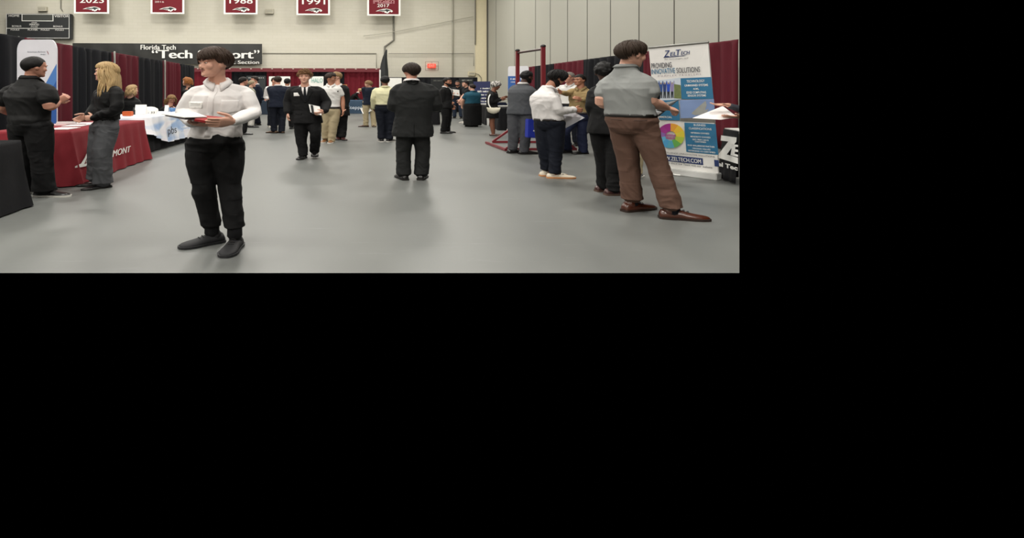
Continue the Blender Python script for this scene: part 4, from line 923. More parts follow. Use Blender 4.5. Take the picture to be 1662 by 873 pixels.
        if curly and style == 'curly':
            for q in range(170):
                az = rnd.uniform(-math.pi, math.pi); zl = limit(az); pm = math.acos(max(-.97, min(.97, (zl-.022)/.098))); fr_ = rnd.random()**.6*.95; pp = skull(az, pm*fr_); nn = Vector((pp.x, pp.y+.005, pp.z-.022)).normalized()
                c = pp+nn*d*rnd.uniform(.8, 1.15)*(1-.6*fr_**3); r = rnd.uniform(.007, .012); u = nn.orthogonal().normalized(); v_ = nn.cross(u); ph0 = rnd.random()*6
                mb.tube([s.hpt(c+u*r*math.cos(ph0+t)+v_*r*math.sin(ph0+t)+nn*.002*t) for t in (0, 1.2, 2.4, 3.6, 4.8, 6)], [.0038*k]*6, n=5, sub=1, cap=False)
        me = mb.mesh(name); 
        finish(me, name, m, s.e); return s
    def long_hair(s, col, length=.34, n=90, spread=.02, away=None, front=True):
        n = int(n*2.2)
        k = s.k*s.hk; rnd = random.Random(s.seed+9); mb = MB(); M = s.HM()
        for q in range(n):
            az = rnd.uniform(.95, 2*math.pi-.95) if front else rnd.uniform(1.5, 2*math.pi-1.5); side = math.sin(az); y = math.cos(az)
            r0 = Vector((side*.082, y*.100-.005, .06*rnd.uniform(-.2, 1))); L = length*rnd.uniform(.75, 1.1); ph = rnd.random()*6; pts = []
            outx = side*(.02+spread); 
            for t in (0, .2, .4, .6, .8, 1):
                wv = .013*math.sin(ph*.35+t*6.5); pts.append(s.hpt((r0.x+outx*math.sin(t*2.2)+wv, r0.y-.02*t+(-.01 if y < 0 else .015)*t+wv*.6, r0.z-L*t-(0 if t else 0))))
            mb.tube(pts, [.004*k, .0075*k, .008*k, .0075*k, .006*k, .0015*k], n=7, sub=2, cap=False)
        finish(mb.mesh('long_hair'), 'long_hair', hairmat(col), s.e); return s
    # --- garments
    def garment(s, name, mb, m, amp=.006, fr=5, vx=None, smooth=7, zdep=None):
        me = voxel(mb, vx or s.vx, smooth, name); wrinkle(me, amp*s.k, fr, s.seed+len(name), zdep); o = finish(me, name, m, s.e); me.update(); s.parts[name] = o; return o
    def top(s, kind, m, sleeve='long', hem=None, name='shirt', fat=0, amp=.007, belly=0):
        k = s.k; mb = MB(); g = {'shirt': .010, 'polo': .010, 'blouse': .018, 'jacket': .022}[kind]+fat
        if kind == 'jacket': rings = [(hem or .80,.182,.130),(.86,.182,.132),(.95,.172,.125),(1.06,.158,.115),(1.18,.166,.118),(1.30,.184,.122),(1.37,.176,.110),(1.415,.140,.088),(1.442,.100,.072),(1.460,.076,.062)]
        else: rings = [(hem or .965,.155,.112),(1.0,.160,.116),(1.06,.152,.112,belly),(1.18,.158,.114,belly*.7),(1.30,.176,.118),(1.37,.168,.104),(1.415,.130,.084),(1.45,.086,.064),(1.478,.064,.058)]
        s.torso(mb, rings, g*.6, tilt=(.5 if kind in ('shirt', 'polo') else .8 if kind == 'blouse' else .15))
        for sd in 'LR': mb.tube([s.j['nk']-Vector((0, 0, .052*k)), s.j['nk'].lerp(s.j['s'+sd], .5)-Vector((0, 0, .030*k)), s.j['s'+sd]-Vector((0, 0, .006*k))], [.050*k+g*.3, .050*k+g*.4, .048*k+g*.4], n=12)
        for sd in 'LR':
            if sleeve == 'long': s.limb(mb, ['s'+sd, 'e'+sd, 'w'+sd], [.051,.050,.046,.042,.036], g*.85, end=.90)
            elif sleeve == 'short': s.limb(mb, ['s'+sd, 'e'+sd], [.052, .056, .054], g*.5+.004, end=.35)
            else: mb.ell(s.j['s'+sd], (.06*k,)*3)
            mb.ell(s.j['s'+sd]+Vector((0, 0, -.030*k)), (.056*k+g*.4, .056*k+g*.4, .050*k+g*.3), n=14, m=9)
        def zd(c): return 1.0
        return s.garment(name, mb, m, amp, 4.5)
    def trousers(s, m, rad=(.100, .092, .074, .074, .078), name='trousers', top=1.02, amp=.007, hemz=.0, grow=0):
        k = s.k; mb = MB(); s.torso(mb, [(.80,.105,.09),(.86,.150,.115),(.93,.168,.122),(.98,.158,.115),(top,.150,.110)], .004+grow)
        for sd in 'LR':
            h, kn, a_ = s.j['h'+sd], s.j['k'+sd], s.j['a'+sd]; e = a_+(a_-kn).normalized()*(-.012+hemz)*k
            h2 = h+Vector((0, 0, .0)); P_ = [h2, h2.lerp(kn, .5), kn, kn.lerp(e, .5), e]; rr = [r*k*(1+(s.bw-1)*.6)+grow for r in rad]
            mb.tube(P_, rr, n=18, sub=4)
            d = (e-kn).normalized(); x, y = s.l, s.f
            mb.loft([(e-d*.07*k, x*rr[4]*.97, y*rr[4]*1.0, 2.2), (e, x*rr[4]*.98, y*rr[4]*1.08, 2.2), (e+d*.018*k, x*rr[4]*1.0, y*rr[4]*1.12, 2.2)], 18)
        def zd(c): z = c.z/k; return 1.6 if z < .30 or .42 < z < .56 or z > .84 else .8
        return s.garment(name, mb, m, amp, 5, zdep=zd, smooth=11)
    def skirt(s, m, bottom=.55, name='skirt', flare=.02, top=1.02):
        mb = MB(); s.torso(mb, [(bottom,.175+flare,.15+flare),(.72,.18,.14),(.88,.178,.135),(.95,.165,.12),(top,.148,.108)], .004)
        return s.garment(name, mb, m, .007, 4)
    def belt(s, m=None, z=1.0, buckle=False):
        mb = MB(); s.torso(mb, [(z-.018,.158,.116),(z+.018,.156,.115)], .011, n=32); o = finish(mb.mesh('belt', True), 'belt', m or mat('belt_leather', '#1d1512', .4), s.e)
        return s
    def collar(s, m, h=.045, name='collar', gap=.5, spread=.016):
        k = s.k; nk = s.j['nk']; x, f = s.axes(1.5*k); mb = MB(); n = 30; bwf = .5+.5*s.bw; hm_ = h/.045
        for i in range(n+1):
            t = gap*.55+(2*math.pi-2*gap*.55)*i/n; d = x*math.sin(t)+f*math.cos(t); fr = max(0, math.cos(t)); pt = max(0, math.cos(t))**6
            c0 = nk+Vector((0, 0, (.020-.052*fr)*k))+f*(.010*fr)*k
            top = c0+d*(.060*k*bwf)+Vector((0, 0, .014*k*hm_)); ins = c0+d*(.056*k*bwf)-Vector((0, 0, .03*k))
            out = c0+d*((.078+spread*.6+.012*pt)*k*bwf)-Vector((0, 0, (.022+.034*pt)*k*hm_)); mid = top.lerp(out, .35)+d*.004*k
            mb.v += [ins, top, mid, out, out-d*.005*k-Vector((0, 0, .004*k)), ins-Vector((0, 0, .012*k))]
        K = 6
        for i in range(n):
            for q in range(K): a_ = i*K+q; b_ = i*K+(q+1) % K; mb.f.append((a_, a_+K, b_+K, b_))
        mb.f += [tuple(range(K)), tuple(n*K+q for q in range(K-1, -1, -1))]
        me = mb.mesh(name, True); norm_out(me); finish(me, name, m, s.e); return s
    def shoes(s, m, sole=None, hd=None, L=.27, high=.075, w_=.046, toe=1.0, lift=None, pointed=False, low=False):
        k = s.k
        for sd in 'LR':
            a_ = s.j['a'+sd]; ang = (hd or {}).get(sd, s.a+(8 if sd == 'L' else -8)); l, f = rot2(ang); z0 = max(0, (lift or {}).get(sd, 0)); pit = (lift or {}).get('p'+sd, 0)
            c = Vector((a_.x, a_.y, z0)); prof = [(-.075,.6,.5),(-.065,.78,.9),(-.03,.88,1.0),(.03,.86,.98),(.07,.95,.72),(.11,1.05,.55),(.145,1.02,.45),(.175,.80 if not pointed else .55,.36),(.192,.5 if not pointed else .25,.25),(.198,.25,.15)]
            sc = L/.273; RU = []; mb = MB(); ms = MB(); hh = high
            def tr(y, x, z): 
                zz = z+max(0, -(y-.12))*math.sin(pit); return c+f*y*sc*k+l*x*k+Vector((0, 0, zz*k))
            n = 14; vs = []
            for y, a, hgt in prof:
                for i in range(n):
                    t = 2*math.pi*i/n; xx = math.cos(t)*w_*a; zz = math.sin(t); z = .018+hh*hgt*(max(0, zz)**.8) if zz > 0 else .012; mb.v.append(tr(y, xx, z))
            K = len(prof)
            for q in range(K-1):
                for i in range(n): mb.f.append((q*n+i, q*n+(i+1) % n, (q+1)*n+(i+1) % n, (q+1)*n+i))
            mb.f += [tuple(range(n-1, -1, -1)), tuple((K-1)*n+i for i in range(n))]
            if not low: mb.tube([tr(-.02, 0, hh*.75), tr(-.022, 0, hh*1.15)], [.042*k, .040*k], n=12)
            o = finish(mb.mesh('shoe'), 'shoe', m, s.e)
            for y, a, hgt in prof:
                for i, (xx, zz) in enumerate(((-1, .0), (1, .0), (1.06, .022), (-1.06, .022))): ms.v.append(tr(y*1.03, xx*w_*a*1.08, zz))
            for q in range(K-1):
                for i in range(4): ms.f.append((q*4+i, q*4+(i+1) % 4, (q+1)*4+(i+1) % 4, (q+1)*4+i))
            ms.f += [(3, 2, 1, 0), tuple((K-1)*4+i for i in range(4))]
            finish(ms.mesh('sole', False), 'sole', sole or mat('dark_sole', '#15120f', .7), o)
            if not low:
                lc = MB()
                for q in range(3): y = .035+.022*q; lc.tube([tr(y, -.018, .018+hh*(.92-.13*q)), tr(y+.004, 0, .024+hh*(.97-.13*q)), tr(y, .018, .018+hh*(.92-.13*q))], [.0028*k]*3, n=5)
                finish(lc.mesh('laces'), 'laces', mat('dark_laces', '#1c1a18', .7), o)
        return s
    # --- flat pieces laid on a garment: polygon in (side, height) metres of a 1.75 m figure, projected along the chest's facing
    def patch(s, on, name, polys, m, off=.004, back=False, sub=4, ang=0, lift=0):
        o = s.parts[on]; me = o.data; k = s.k
        bvh = BVHTree.FromPolygons([Vector((v.co.x/WX, v.co.y/WX, v.co.z)) for v in me.vertices], [tuple(p.vertices) for p in me.polygons])
        l, f = rot2(s.ca+ang); f = -f if back else f; bm = bmesh.new()
        for poly in polys:
            vs = [bm.verts.new((x, z, 0)) for x, z in poly]; bm.faces.new(vs)
        bmesh.ops.triangulate(bm, faces=bm.faces[:])
        for _ in range(sub):
            es = [e for e in bm.edges if e.calc_length() > .02]
            if es: bmesh.ops.subdivide_edges(bm, edges=es, cuts=1); bmesh.ops.triangulate(bm, faces=bm.faces[:])
        for v in list(bm.verts):
            z = s.zm(v.co.y); c = s.spine(z); o_ = c+l*v.co.x*k; o_.z = z; h = bvh.ray_cast(o_+f*.6, -f, 1.2)
            p = h[0]+f*(off*k) if h[0] is not None else o_+f*.12*k
            v.co = Vector((p.x*WX, p.y*WX, p.z))
        bm.normal_update(); me2 = bpy.data.meshes.new(name); bm.to_mesh(me2); bm.free(); me2.shade_smooth()
        ob = link(name, me2, m, s.e); sm = ob.modifiers.new('thickness', 'SOLIDIFY'); sm.thickness = .003; sm.offset = 1 if not back else -1; return ob
    def suit_front(s, shirtm, tiem, lapm, vbot=1.17, on='jacket'):
        s.patch(on, 'shirt_front', [[(-.055, 1.47), (.055, 1.47), (.045, 1.38), (.004, vbot), (-.004, vbot), (-.045, 1.38)]], shirtm, .004)
        if tiem: s.patch(on, 'tie', [[(-.016, 1.455), (.016, 1.455), (.012, 1.425), (.024, 1.24), (.012, vbot+.012), (-.012, vbot+.012), (-.024, 1.24), (-.012, 1.425)]], tiem, .011)
        for sx in (-1, 1): s.patch(on, 'lapel', [[(sx*.050, 1.475), (sx*.085, 1.44), (sx*.105, 1.395), (sx*.085, 1.38), (sx*.105, 1.36), (sx*.014, vbot-.02), (sx*.0, vbot), (sx*.040, 1.38)]], lapm, .010)
        return s
def pquad(name, pts, m, label, cat, th=.004, group=None, parts=None):
    """a thin stiff sheet given by four points in space"""
    q = [Vector(p) for p in pts]; o0 = q[0].copy(); mb = MB(); qslab(mb, q, th); o = build(name, rel(mb, o0), m, loc=o0)
    return tag(o, label, cat, group)
BLKS = fabric('black_suiting', '#131314', .8, .3); CHAR = fabric('charcoal_suiting', '#1d1e1e', .8, .3); NVS = fabric('navy_suiting', '#171d2c', .8, .3); WSH = fabric('white_shirting', '#dcd8d6', .7, .4)
BTR = fabric('black_trouser_cloth', '#0c0c0d', .85, .25); KHA = fabric('khaki_cloth', '#a89a7c', .8, .35); NTR = fabric('navy_trouser_cloth', '#10141f', .8, .3); GRT = fabric('grey_trouser_cloth', '#45464a', .8, .3)
LBK = mat('black_leather', '#0d0c0c', .35, coat=.3); LBR = mat('brown_leather', '#4a2416', .32, coat=.4); LTN = mat('tan_leather', '#7d5633', .4); WSO = mat('white_sole', '#d5d2cb', .6); CANV = mat('white_sneaker', '#cfcac0', .6)

# 1 near man in the white shirt
p = Person(361, 396, 79.5, 0, 'person in a white button shirt and black trousers holding folders in the centre left foreground', 'pale', 1.0, ca=-8, ha=-42, hp=2, vx=.0052, seed=1, hcol='#3a2b22',
    J=dict(hd=(348, 103, -.03), nk=(354, 132, .02), sR=(316, 150, -.03), sL=(397, 148, .03), eR=(300, 182, -.02), wR=(316, 200, -.24), fR=(332, 204, -.34), eL=(411, 182, -.02), wL=(379, 197, -.32), fL=(345, 200, -.42),
           hR=(328, 232, 0), hL=(369, 232, 0), kR=(330, 303, -.05), kL=(372, 300, -.03), aR=(344, 371, .02), aL=(381, 375, -.08)))
p.curl = {'L': .35, 'R': .3}; p.palm = {'L': Vector((0, 1, .25)), 'R': Vector((0, .3, 1))}
p.body(); p.face('#33241c', '#a8655c', mous='#6a5142'); p.hair('fringe', d=.027, front=.042, side=-.010, back=-.045)
p.top('shirt', WSH, amp=.011, name='shirt', fat=.002); p.collar(WSH, .05, gap=.42, spread=.024)
p.patch('shirt', 'button_placket', [[(-.018, 1.43), (.018, 1.43), (.018, .99), (-.018, .99)]], WSH, .003)
p.patch('shirt', 'chest_pocket', [[(.06, 1.33), (.155, 1.33), (.155, 1.22), (.108, 1.205), (.06, 1.22)]], WSH, .003)
p.patch('shirt', 'name_badge', [[(-.145, 1.315), (-.045, 1.315), (-.045, 1.255), (-.145, 1.255)]], mat('badge_white', '#eeece8', .4), .003)
p.patch('shirt', 'badge_line', [[(-.13, 1.30), (-.06, 1.30), (-.06, 1.292), (-.13, 1.292)], [(-.135, 1.28), (-.06, 1.28), (-.06, 1.275), (-.135, 1.275)]], mat('badge_ink', '#c2c0bd', .5), .0045)
p.trousers(BTR, (.110, .100, .073, .067, .062), amp=.008, hemz=-.04)
for sd in 'LR':
    mb = MB(); a_ = p.j['a'+sd]; mb.tube([a_+Vector((0, 0, .05)), a_-Vector((0, 0, .04))], [.043, .045], n=12); finish(mb.mesh('sock'), 'sock', fabric('black_sock', '#101012'), p.e)
p.shoes(mat('black_knit_shoe', '#141417', .7), mat('charcoal_sole', '#1b1b1e', .6), {'R': -52, 'L': -2}, L=.285, high=.072, w_=.052)
W = p.px
pquad('paper_stack', [p.world(W(262, 184.5, -.42)), p.world(W(300, 190, -.48)), p.world(W(336, 189, -.34)), p.world(W(318, 182.5, -.18))], PAP, 'stack of white papers held on top by the man in the white shirt', 'papers', .006)
pquad('grey_folder', [p.world(W(268, 187, -.42)), p.world(W(300, 193, -.47)), p.world(W(330, 193, -.34)), p.world(W(318, 185, -.18))], mat('folder_grey', '#8d8288', .5), 'grey folder under the white papers held by the man in the white shirt', 'folder', .006)
pquad('red_folder', [p.world(W(316, 193, -.44)), p.world(W(345, 198, -.40)), p.world(W(362, 190, -.26)), p.world(W(322, 186, -.20))], mat('folder_red', '#9c2a2c', .5), 'red folder held against the waist of the man in the white shirt', 'folder', .016)

# 2 man in the black suit seen from behind
p = Person(669, 291, 104, 180, 'person in a black suit standing with back turned in the middle of the aisle', 'fair', 1.12, vx=.007, seed=2, hp=22, hcol='#2b211b',
    J=dict(sL=(646, 143, 0), sR=(699, 143, 0), eL=(640, 174, -.0), eR=(707, 174, 0), wL=(651, 170, .28), wR=(696, 170, .28), aL=(655, 283, 0), aR=(684, 283, 0), kL=(655, 245, 0), kR=(686, 245, 0), hL=(658, 208, 0), hR=(682, 208, 0), hd=(668, 117, .03), nk=(668, 131, .0)))
p.body(); p.face(); p.hair('fringe', d=.024, front=.05, side=-.01, back=-.07)
p.top('jacket', CHAR, hem=.80, name='jacket', amp=.008, fat=.012); p.collar(WSH, .045, 'shirt_collar'); p.patch('jacket', 'back_vent', [[(-.004, .98), (.004, .98), (.004, .80), (-.004, .80)]], BTR, .002, back=True)
p.patch('jacket', 'collar_band', [[(-.07, 1.475), (-.055, 1.45), (0, 1.437), (.055, 1.45), (.07, 1.475), (0, 1.482)]], CHAR, .006, back=True)
p.trousers(CHAR, (.098, .088, .076, .074, .076), hemz=-.01, amp=.005); p.shoes(LBK, None, {'L': 195, 'R': 165}, L=.30)

# 3 curly haired man walking
p = Person(502, 256, 112, 3, 'person with curly blond hair in a black suit and tie walking towards the camera', 'pale', 1.12, vx=.008, seed=3, hcol='#7d5a3c', ha=0,
    J=dict(sL=(516, 144, 0), sR=(475, 144, 0), eR=(467, 165, .03), wR=(468, 183, -.05), fR=(466, 194, -.06), eL=(530, 166, .02), wL=(526, 181, -.18), fL=(516, 185, -.26), hR=(489, 193, 0), hL=(508, 193, 0), kR=(489, 226, -.02), kL=(512, 218, -.12), aR=(492, 251, -.05), aL=(511, 246, .05), hd=(494.5, 125, -.02), nk=(495, 140, 0)))
p.curl = {'L': .7, 'R': .5}
p.body(); p.face('#6a4a33'); p.hair('curly', d=.036, front=.045, side=-.0, back=-.06)
p.top('jacket', BLKS, hem=.84, name='jacket', fat=.004); p.suit_front(WSH, fabric('black_tie', '#101217'), BLKS, 1.20); p.collar(WSH, .04, 'shirt_collar', gap=.35)
p.patch('jacket', 'name_badge', [[(-.155, 1.34), (-.065, 1.345), (-.065, 1.29), (-.155, 1.285)]], mat('badge_white', '#eeece8', .4), .008)
p.patch('jacket', 'pocket_flap', [[(-.15, 1.03), (-.06, 1.02), (-.06, .995), (-.15, 1.005)]], BLKS, .006)
p.patch('jacket', 'pocket_flap', [[(.06, 1.02), (.15, 1.03), (.15, 1.005), (.06, .995)]], BLKS, .006)
p.trousers(BTR, (.103, .095, .075, .068, .066)); p.shoes(LBK, None, {'L': 5, 'R': -10}, L=.30, lift={'L': .04, 'pL': .3})
W = p.px
pquad('brochure', [p.world(W(504, 182, -.24)), p.world(W(522, 187, -.26)), p.world(W(519, 173, -.18)), p.world(W(501, 169, -.16))], PAP, 'white brochure with dark stripe held by the curly haired man', 'brochure', .01)
pquad('brochure_cover', [p.world(W(506, 184, -.27)), p.world(W(510, 185.2, -.275)), p.world(W(508, 171, -.19)), p.world(W(504, 170, -.185))], BLKP, 'dark striped leaflet edge on the brochure of the curly haired man', 'leaflet', .006)

# 4 man in the grey polo and brown trousers
BRT = fabric('brown_trouser_cloth', '#5f473c', .85, .3); GPO = fabric('grey_polo_cloth', '#8b8d8b', .8, .3)
p = Person(1062, 347, 67.5, 128, 'person in a grey polo shirt and brown trousers at the right, seen from behind', 'pale', 1.05, ca=145, ha=104, hp=10, vx=.0055, seed=4, hcol='#372b22', armk=1.22,
    J=dict(hd=(1025, 89, -.02), nk=(1016, 109, 0), sL=(990, 130, .10), sR=(1046, 129, -.10), eL=(977, 166, .10), wL=(1010, 176, .34), eR=(1055, 164, -.12), wR=(1080, 175, .02), fR=(1098, 178, .06), hL=(1009, 197, .05), hR=(1041, 197, -.06), kL=(1021, 268, .08), kR=(1067, 268, -.10), aL=(1026, 327, .10), aR=(1092, 341, -.16)))
p.curl = {'R': 1.0, 'L': .8}; p.palm = {'R': Vector((-.2, .5, -.9))}
p.body(); p.face('#33271f'); p.hair('swoop', d=.026, front=.055, side=.012, back=-.05)
p.top('polo', GPO, 'short', hem=.985, name='polo_shirt', fat=.004, amp=.005); p.collar(GPO, .035, gap=.4, spread=.014); p.trousers(BRT, (.100, .086, .072, .070, .070), top=1.005, amp=.006, hemz=-.035)
p.belt(mat('black_belt', '#16130f', .4), .995)
p.patch('trousers', 'back_pocket', [[(.04, .945), (.12, .95), (.12, .943), (.04, .938)], [(-.12, .95), (-.04, .945), (-.04, .938), (-.12, .943)]], mat('brown_seam', '#3f2e26', .8), .002, back=True)
p.shoes(LBR, mat('brown_sole', '#2a1a12', .6), {'L': 112, 'R': 74}, L=.31, high=.082, w_=.044)
for sd in 'LR':
    mb = MB(); a_ = p.j['a'+sd]; mb.tube([a_+Vector((0, 0, .05)), a_-Vector((0, 0, .03))], [.045, .045], n=12); finish(mb.mesh('sock'), 'sock', fabric('navy_sock', '#0d0f16'), p.e)
W = p.px
pquad('grey_folder', [p.world(W(1046, 188, .10)), p.world(W(1070, 188, .10)), p.world(W(1101, 162, .14)), p.world(W(1070, 168, .2))], mat('folder_slate', '#44484a', .5), 'grey folder in the hand of the man in the grey polo', 'folder', .008)
pquad('leaflet', [p.world(W(1042, 183, .06)), p.world(W(1056, 192, .04)), p.world(W(1076, 182, .09)), p.world(W(1060, 178, .12))], mat('silver_leaflet', '#a8acae', .4), 'pale curled leaflet beneath the grey folder', 'leaflet', .006)

# 5 man in the black suit beside him
p = Person(988, 313, 102, 150, 'person in a black suit with short black curly hair beside the grey polo', 'dark', .98, ca=150, ha=150, hp=12, vx=.007, seed=5, hcol='#0d0c0c',
    J=dict(hd=(981, 118, 0), nk=(983, 138, 0), sL=(966, 146, .08), eL=(961, 172, .05), wL=(966, 192, .16), aL=(980, 306, .08), aR=(996, 309, -.1), kL=(980, 262, .05), kR=(997, 262, -.08)))
p.body(); p.hair('afro', d=.030, front=.05, side=-.02, back=-.06); p.face('#0d0c0c', '#5a3530')
p.top('jacket', BLKS, hem=.80, name='jacket'); p.collar(WSH, .05, 'shirt_collar', gap=.3); p.trousers(BTR, (.098, .09, .076, .072, .068), hemz=-.01); p.shoes(mat('oxblood_leather', '#3c1a17', .35, coat=.4), mat('tan_sole', '#5a463a', .6), {'L': 100, 'R': 95}, L=.31)

# 6 white shirt man looking down, right of the aisle
p = Person(899, 287, 111, 118, 'person in a white shirt and navy trousers looking down at papers on the right', 'tan', 1.1, ca=118, ha=105, hp=38, vx=.007, seed=6, hcol='#120f0e',
    J=dict(hd=(904, 127, 0), nk=(890, 142, 0), sL=(873, 152, .12), sR=(895, 155, -.14), eL=(875, 181, .1), wL=(905, 186, .22), eR=(907, 180, -.16), wR=(932, 178, .0), fR=(952, 180, .06), hL=(882, 199, .06), hR=(901, 199, -.06), kL=(884, 245, .04), kR=(902, 246, -.06), aL=(888, 277, .06), aR=(900, 283, -.08)))
p.curl = {'R': .5, 'L': .5}
p.body(); p.face('#120f0e', '#7a4a40', beard='#17120f'); p.hair('swoop', d=.026, front=.05, side=-.02, back=-.06)
p.top('shirt', WSH, hem=.95, name='shirt', fat=.006, amp=.010); p.collar(WSH, .05, gap=.4); p.trousers(NTR, (.106, .094, .074, .066, .060), hemz=-.03); p.belt(None, .975)
p.shoes(mat('cream_runner', '#d2c8b6', .6), mat('orange_sole', '#c98a55', .6), {'L': 92, 'R': 84}, L=.31, high=.062)
W = p.px
pquad('paper_sheet', [p.world(W(918, 208, .05)), p.world(W(949, 191, .10)), p.world(W(932, 182, .12)), p.world(W(908, 187, .05))], mat('printed_sheet', '#c6c6cc', .6, .1, 8), 'printed paper sheet held low by the man in the white shirt on the right', 'paper', .003)

# 7 man in the grey suit
GSU = fabric('grey_suiting', '#4c4e52', .8, .4)
p = Person(845, 249, 113, 150, 'person in a grey suit jacket standing in front of the pull-up frame', 'dark', 1.06, ca=150, ha=120, hp=12, vx=.008, seed=7, hcol='#0e0d0d',
    J=dict(hd=(855, 125, 0), nk=(849, 136, 0), sL=(834, 142, .1), sR=(862, 144, -.1), eL=(831, 163, .1), wL=(838, 180, .2), eR=(866, 163, -.1), wR=(868, 181, .05), aL=(832, 242, .05), aR=(851, 246, -.08), kL=(834, 220, .04), kR=(853, 220, -.06)))
p.body(); p.face('#0e0d0d', '#5a3530', beard='#141110'); p.hair('afro', d=.016, front=.055, side=-.0, back=-.05)
p.top('jacket', GSU, hem=.82, name='jacket'); p.collar(WSH, .04, 'shirt_collar'); p.trousers(GRT, (.105, .096, .08, .072, .068)); p.shoes(LBK, None, {'L': 110, 'R': 95}, L=.31)
mb = MB(); W = p.px; q = [p.world(W(857.5, 223.5, -.42)), p.world(W(884, 225, -.30)), p.world(W(884, 196, -.30)), p.world(W(858.5, 193, -.42))]; o0 = q[0].copy()
e = empty('tote_bag', o0, 'royal blue tote bag hanging behind the legs of the man in the white shirt', 'bag'); qslab(mb, q, .12); build('bag_body', rel(mb, o0), mat('royal_blue_bag', '#1f2f96', .5), e, bevel=.015)
mb = MB(); squiggle(mb, q, .28, .82, .36, .44, .006); poly_on(mb, [(.45, .55), (.52, .68), (.6, .6), (.58, .72), (.62, .72), (.64, .55), (.56, .5)], q, .006); link('lettering', rel(mb, o0).mesh('l', False), WHITE, e)
mb = MB(); mb.tube([q[3].lerp(q[2], .25)-o0, p.world(p.j['wR'])-o0, q[3].lerp(q[2], .75)-o0], [.012]*3, n=6); build('handle', mb, mat('royal_blue_bag', '#1f2f96', .5), e, smooth=True)

# 8 man in the black polo at the left
p = Person(60, 316, 86.5, 135, 'person in a black polo and black trousers standing at the left edge', 'fair', 1.2, ca=150, ha=142, hp=4, vx=.0065, seed=8, hcol='#141110', armk=1.12,
    J=dict(hd=(56, 109, 0), nk=(50, 127, 0), sL=(15, 146, .08), sR=(77, 144, -.10), eL=(4, 175, .08), wL=(22, 186, .28), eR=(80, 173, -.14), wR=(93, 166, .05), fR=(106, 158, .10), hL=(36, 203, .05), hR=(62, 203, -.05), kL=(40, 260, .05), kR=(68, 260, -.06), aL=(42, 306, .08), aR=(72, 308, -.08)))
p.curl = {'R': .9, 'L': .6}
p.body(); p.face('#141110'); p.hair('short', d=.012, front=.055, side=-.01, back=-.06)
p.top('polo', fabric('black_polo_cloth', '#161616', .75, .3), 'short', hem=.93, name='polo_shirt', fat=.012, belly=.01, amp=.008); p.collar(fabric('black_polo_cloth', '#161616'), .038, gap=.4, spread=.014)
p.trousers(BTR, (.108, .098, .08, .078, .078), amp=.006); p.shoes(LBK, WSO, {'L': 100, 'R': 88}, L=.31)

# 9 blonde woman
p = Person(160, 303, 98, -58, 'person with long blonde hair in a black blouse and grey trousers at the red table', 'pale', .94, ca=-58, ha=-74, hp=0, vx=.0062, seed=9, hcol='#b3976c',
    J=dict(hd=(172, 117, 0), nk=(178, 136, 0), sR=(165, 146, .12), sL=(190, 148, -.12), eR=(157, 172, .08), wR=(144, 187, .0), fR=(132, 192, -.03), eL=(188, 178, -.16), wL=(152, 192, -.10), fL=(134, 192, -.05), hR=(164, 205, .06), hL=(176, 205, -.06), kR=(158, 248, .03), kL=(166, 248, -.10), aR=(157, 288, .05), aL=(167, 295, -.06)))
p.curl = {'L': .8, 'R': .7}
p.body(); p.face('#8a6d4d', '#b5605c', smile=True); p.hair('swoop', col='#b3976c', d=.022, front=.055, side=-.03, back=-.08); p.long_hair('#b3976c', .33, 110, .03)
p.top('blouse', fabric('black_blouse_cloth', '#0f0f10', .7, .3), hem=1.02, name='blouse', amp=.010); p.trousers(fabric('grey_wide_trouser', '#4d4e51', .8, .3), (.108, .105, .094, .092, .092), top=1.07, hemz=.01)
p.shoes(LBK, None, {'L': -38, 'R': -80}, L=.27, high=.035, pointed=True, low=True)

# ---- people further off: built from a short table
def quick(px, py, top, a, label, sk='fair', topk='jacket', tm=BLKS, bm=BTR, sm=LBK, hc='#1d1815', hs='short', D=None, bw=1.0, ca=None, ha=None, hp=0, J=None, B=None, vx=.0105, seed=0, sleeve='long', shirt=False, tie=None, beard=None, glasses=False, skirtm=None, hd=.018, sole=None, hem=None, rad=None, sh=None, lean=0, low=False, front=.05, legs=True):
    p = Person(px, py, top, a, label, sk, bw, ca, ha, hp, vx, J, B, seed, D, hcol=hc, lean=lean)
    p.body(); p.face(hc if hs != 'scarf' else '#1a1412', beard=beard, glasses=glasses); p.hair(hs, d=hd, front=front, side=-.01, back=-.06)
    nm = {'jacket': 'jacket', 'shirt': 'shirt', 'polo': 'polo_shirt', 'blouse': 'blouse'}[topk]
    p.top(topk, tm, sleeve, hem=hem, name=nm)
    if topk == 'jacket' and shirt: p.suit_front(WSH, tie, tm)
    if topk == 'jacket': p.collar(WSH, .04, 'shirt_collar')
    elif topk != 'blouse': p.collar(tm, .04)
    if skirtm: p.skirt(*skirtm)
    else: p.trousers(bm, rad or (.102, .094, .077, .070, .068))
    if topk in ('polo', 'shirt') and not skirtm: p.belt(None, .99)
    p.shoes(sm, sole, sh, low=low); return p
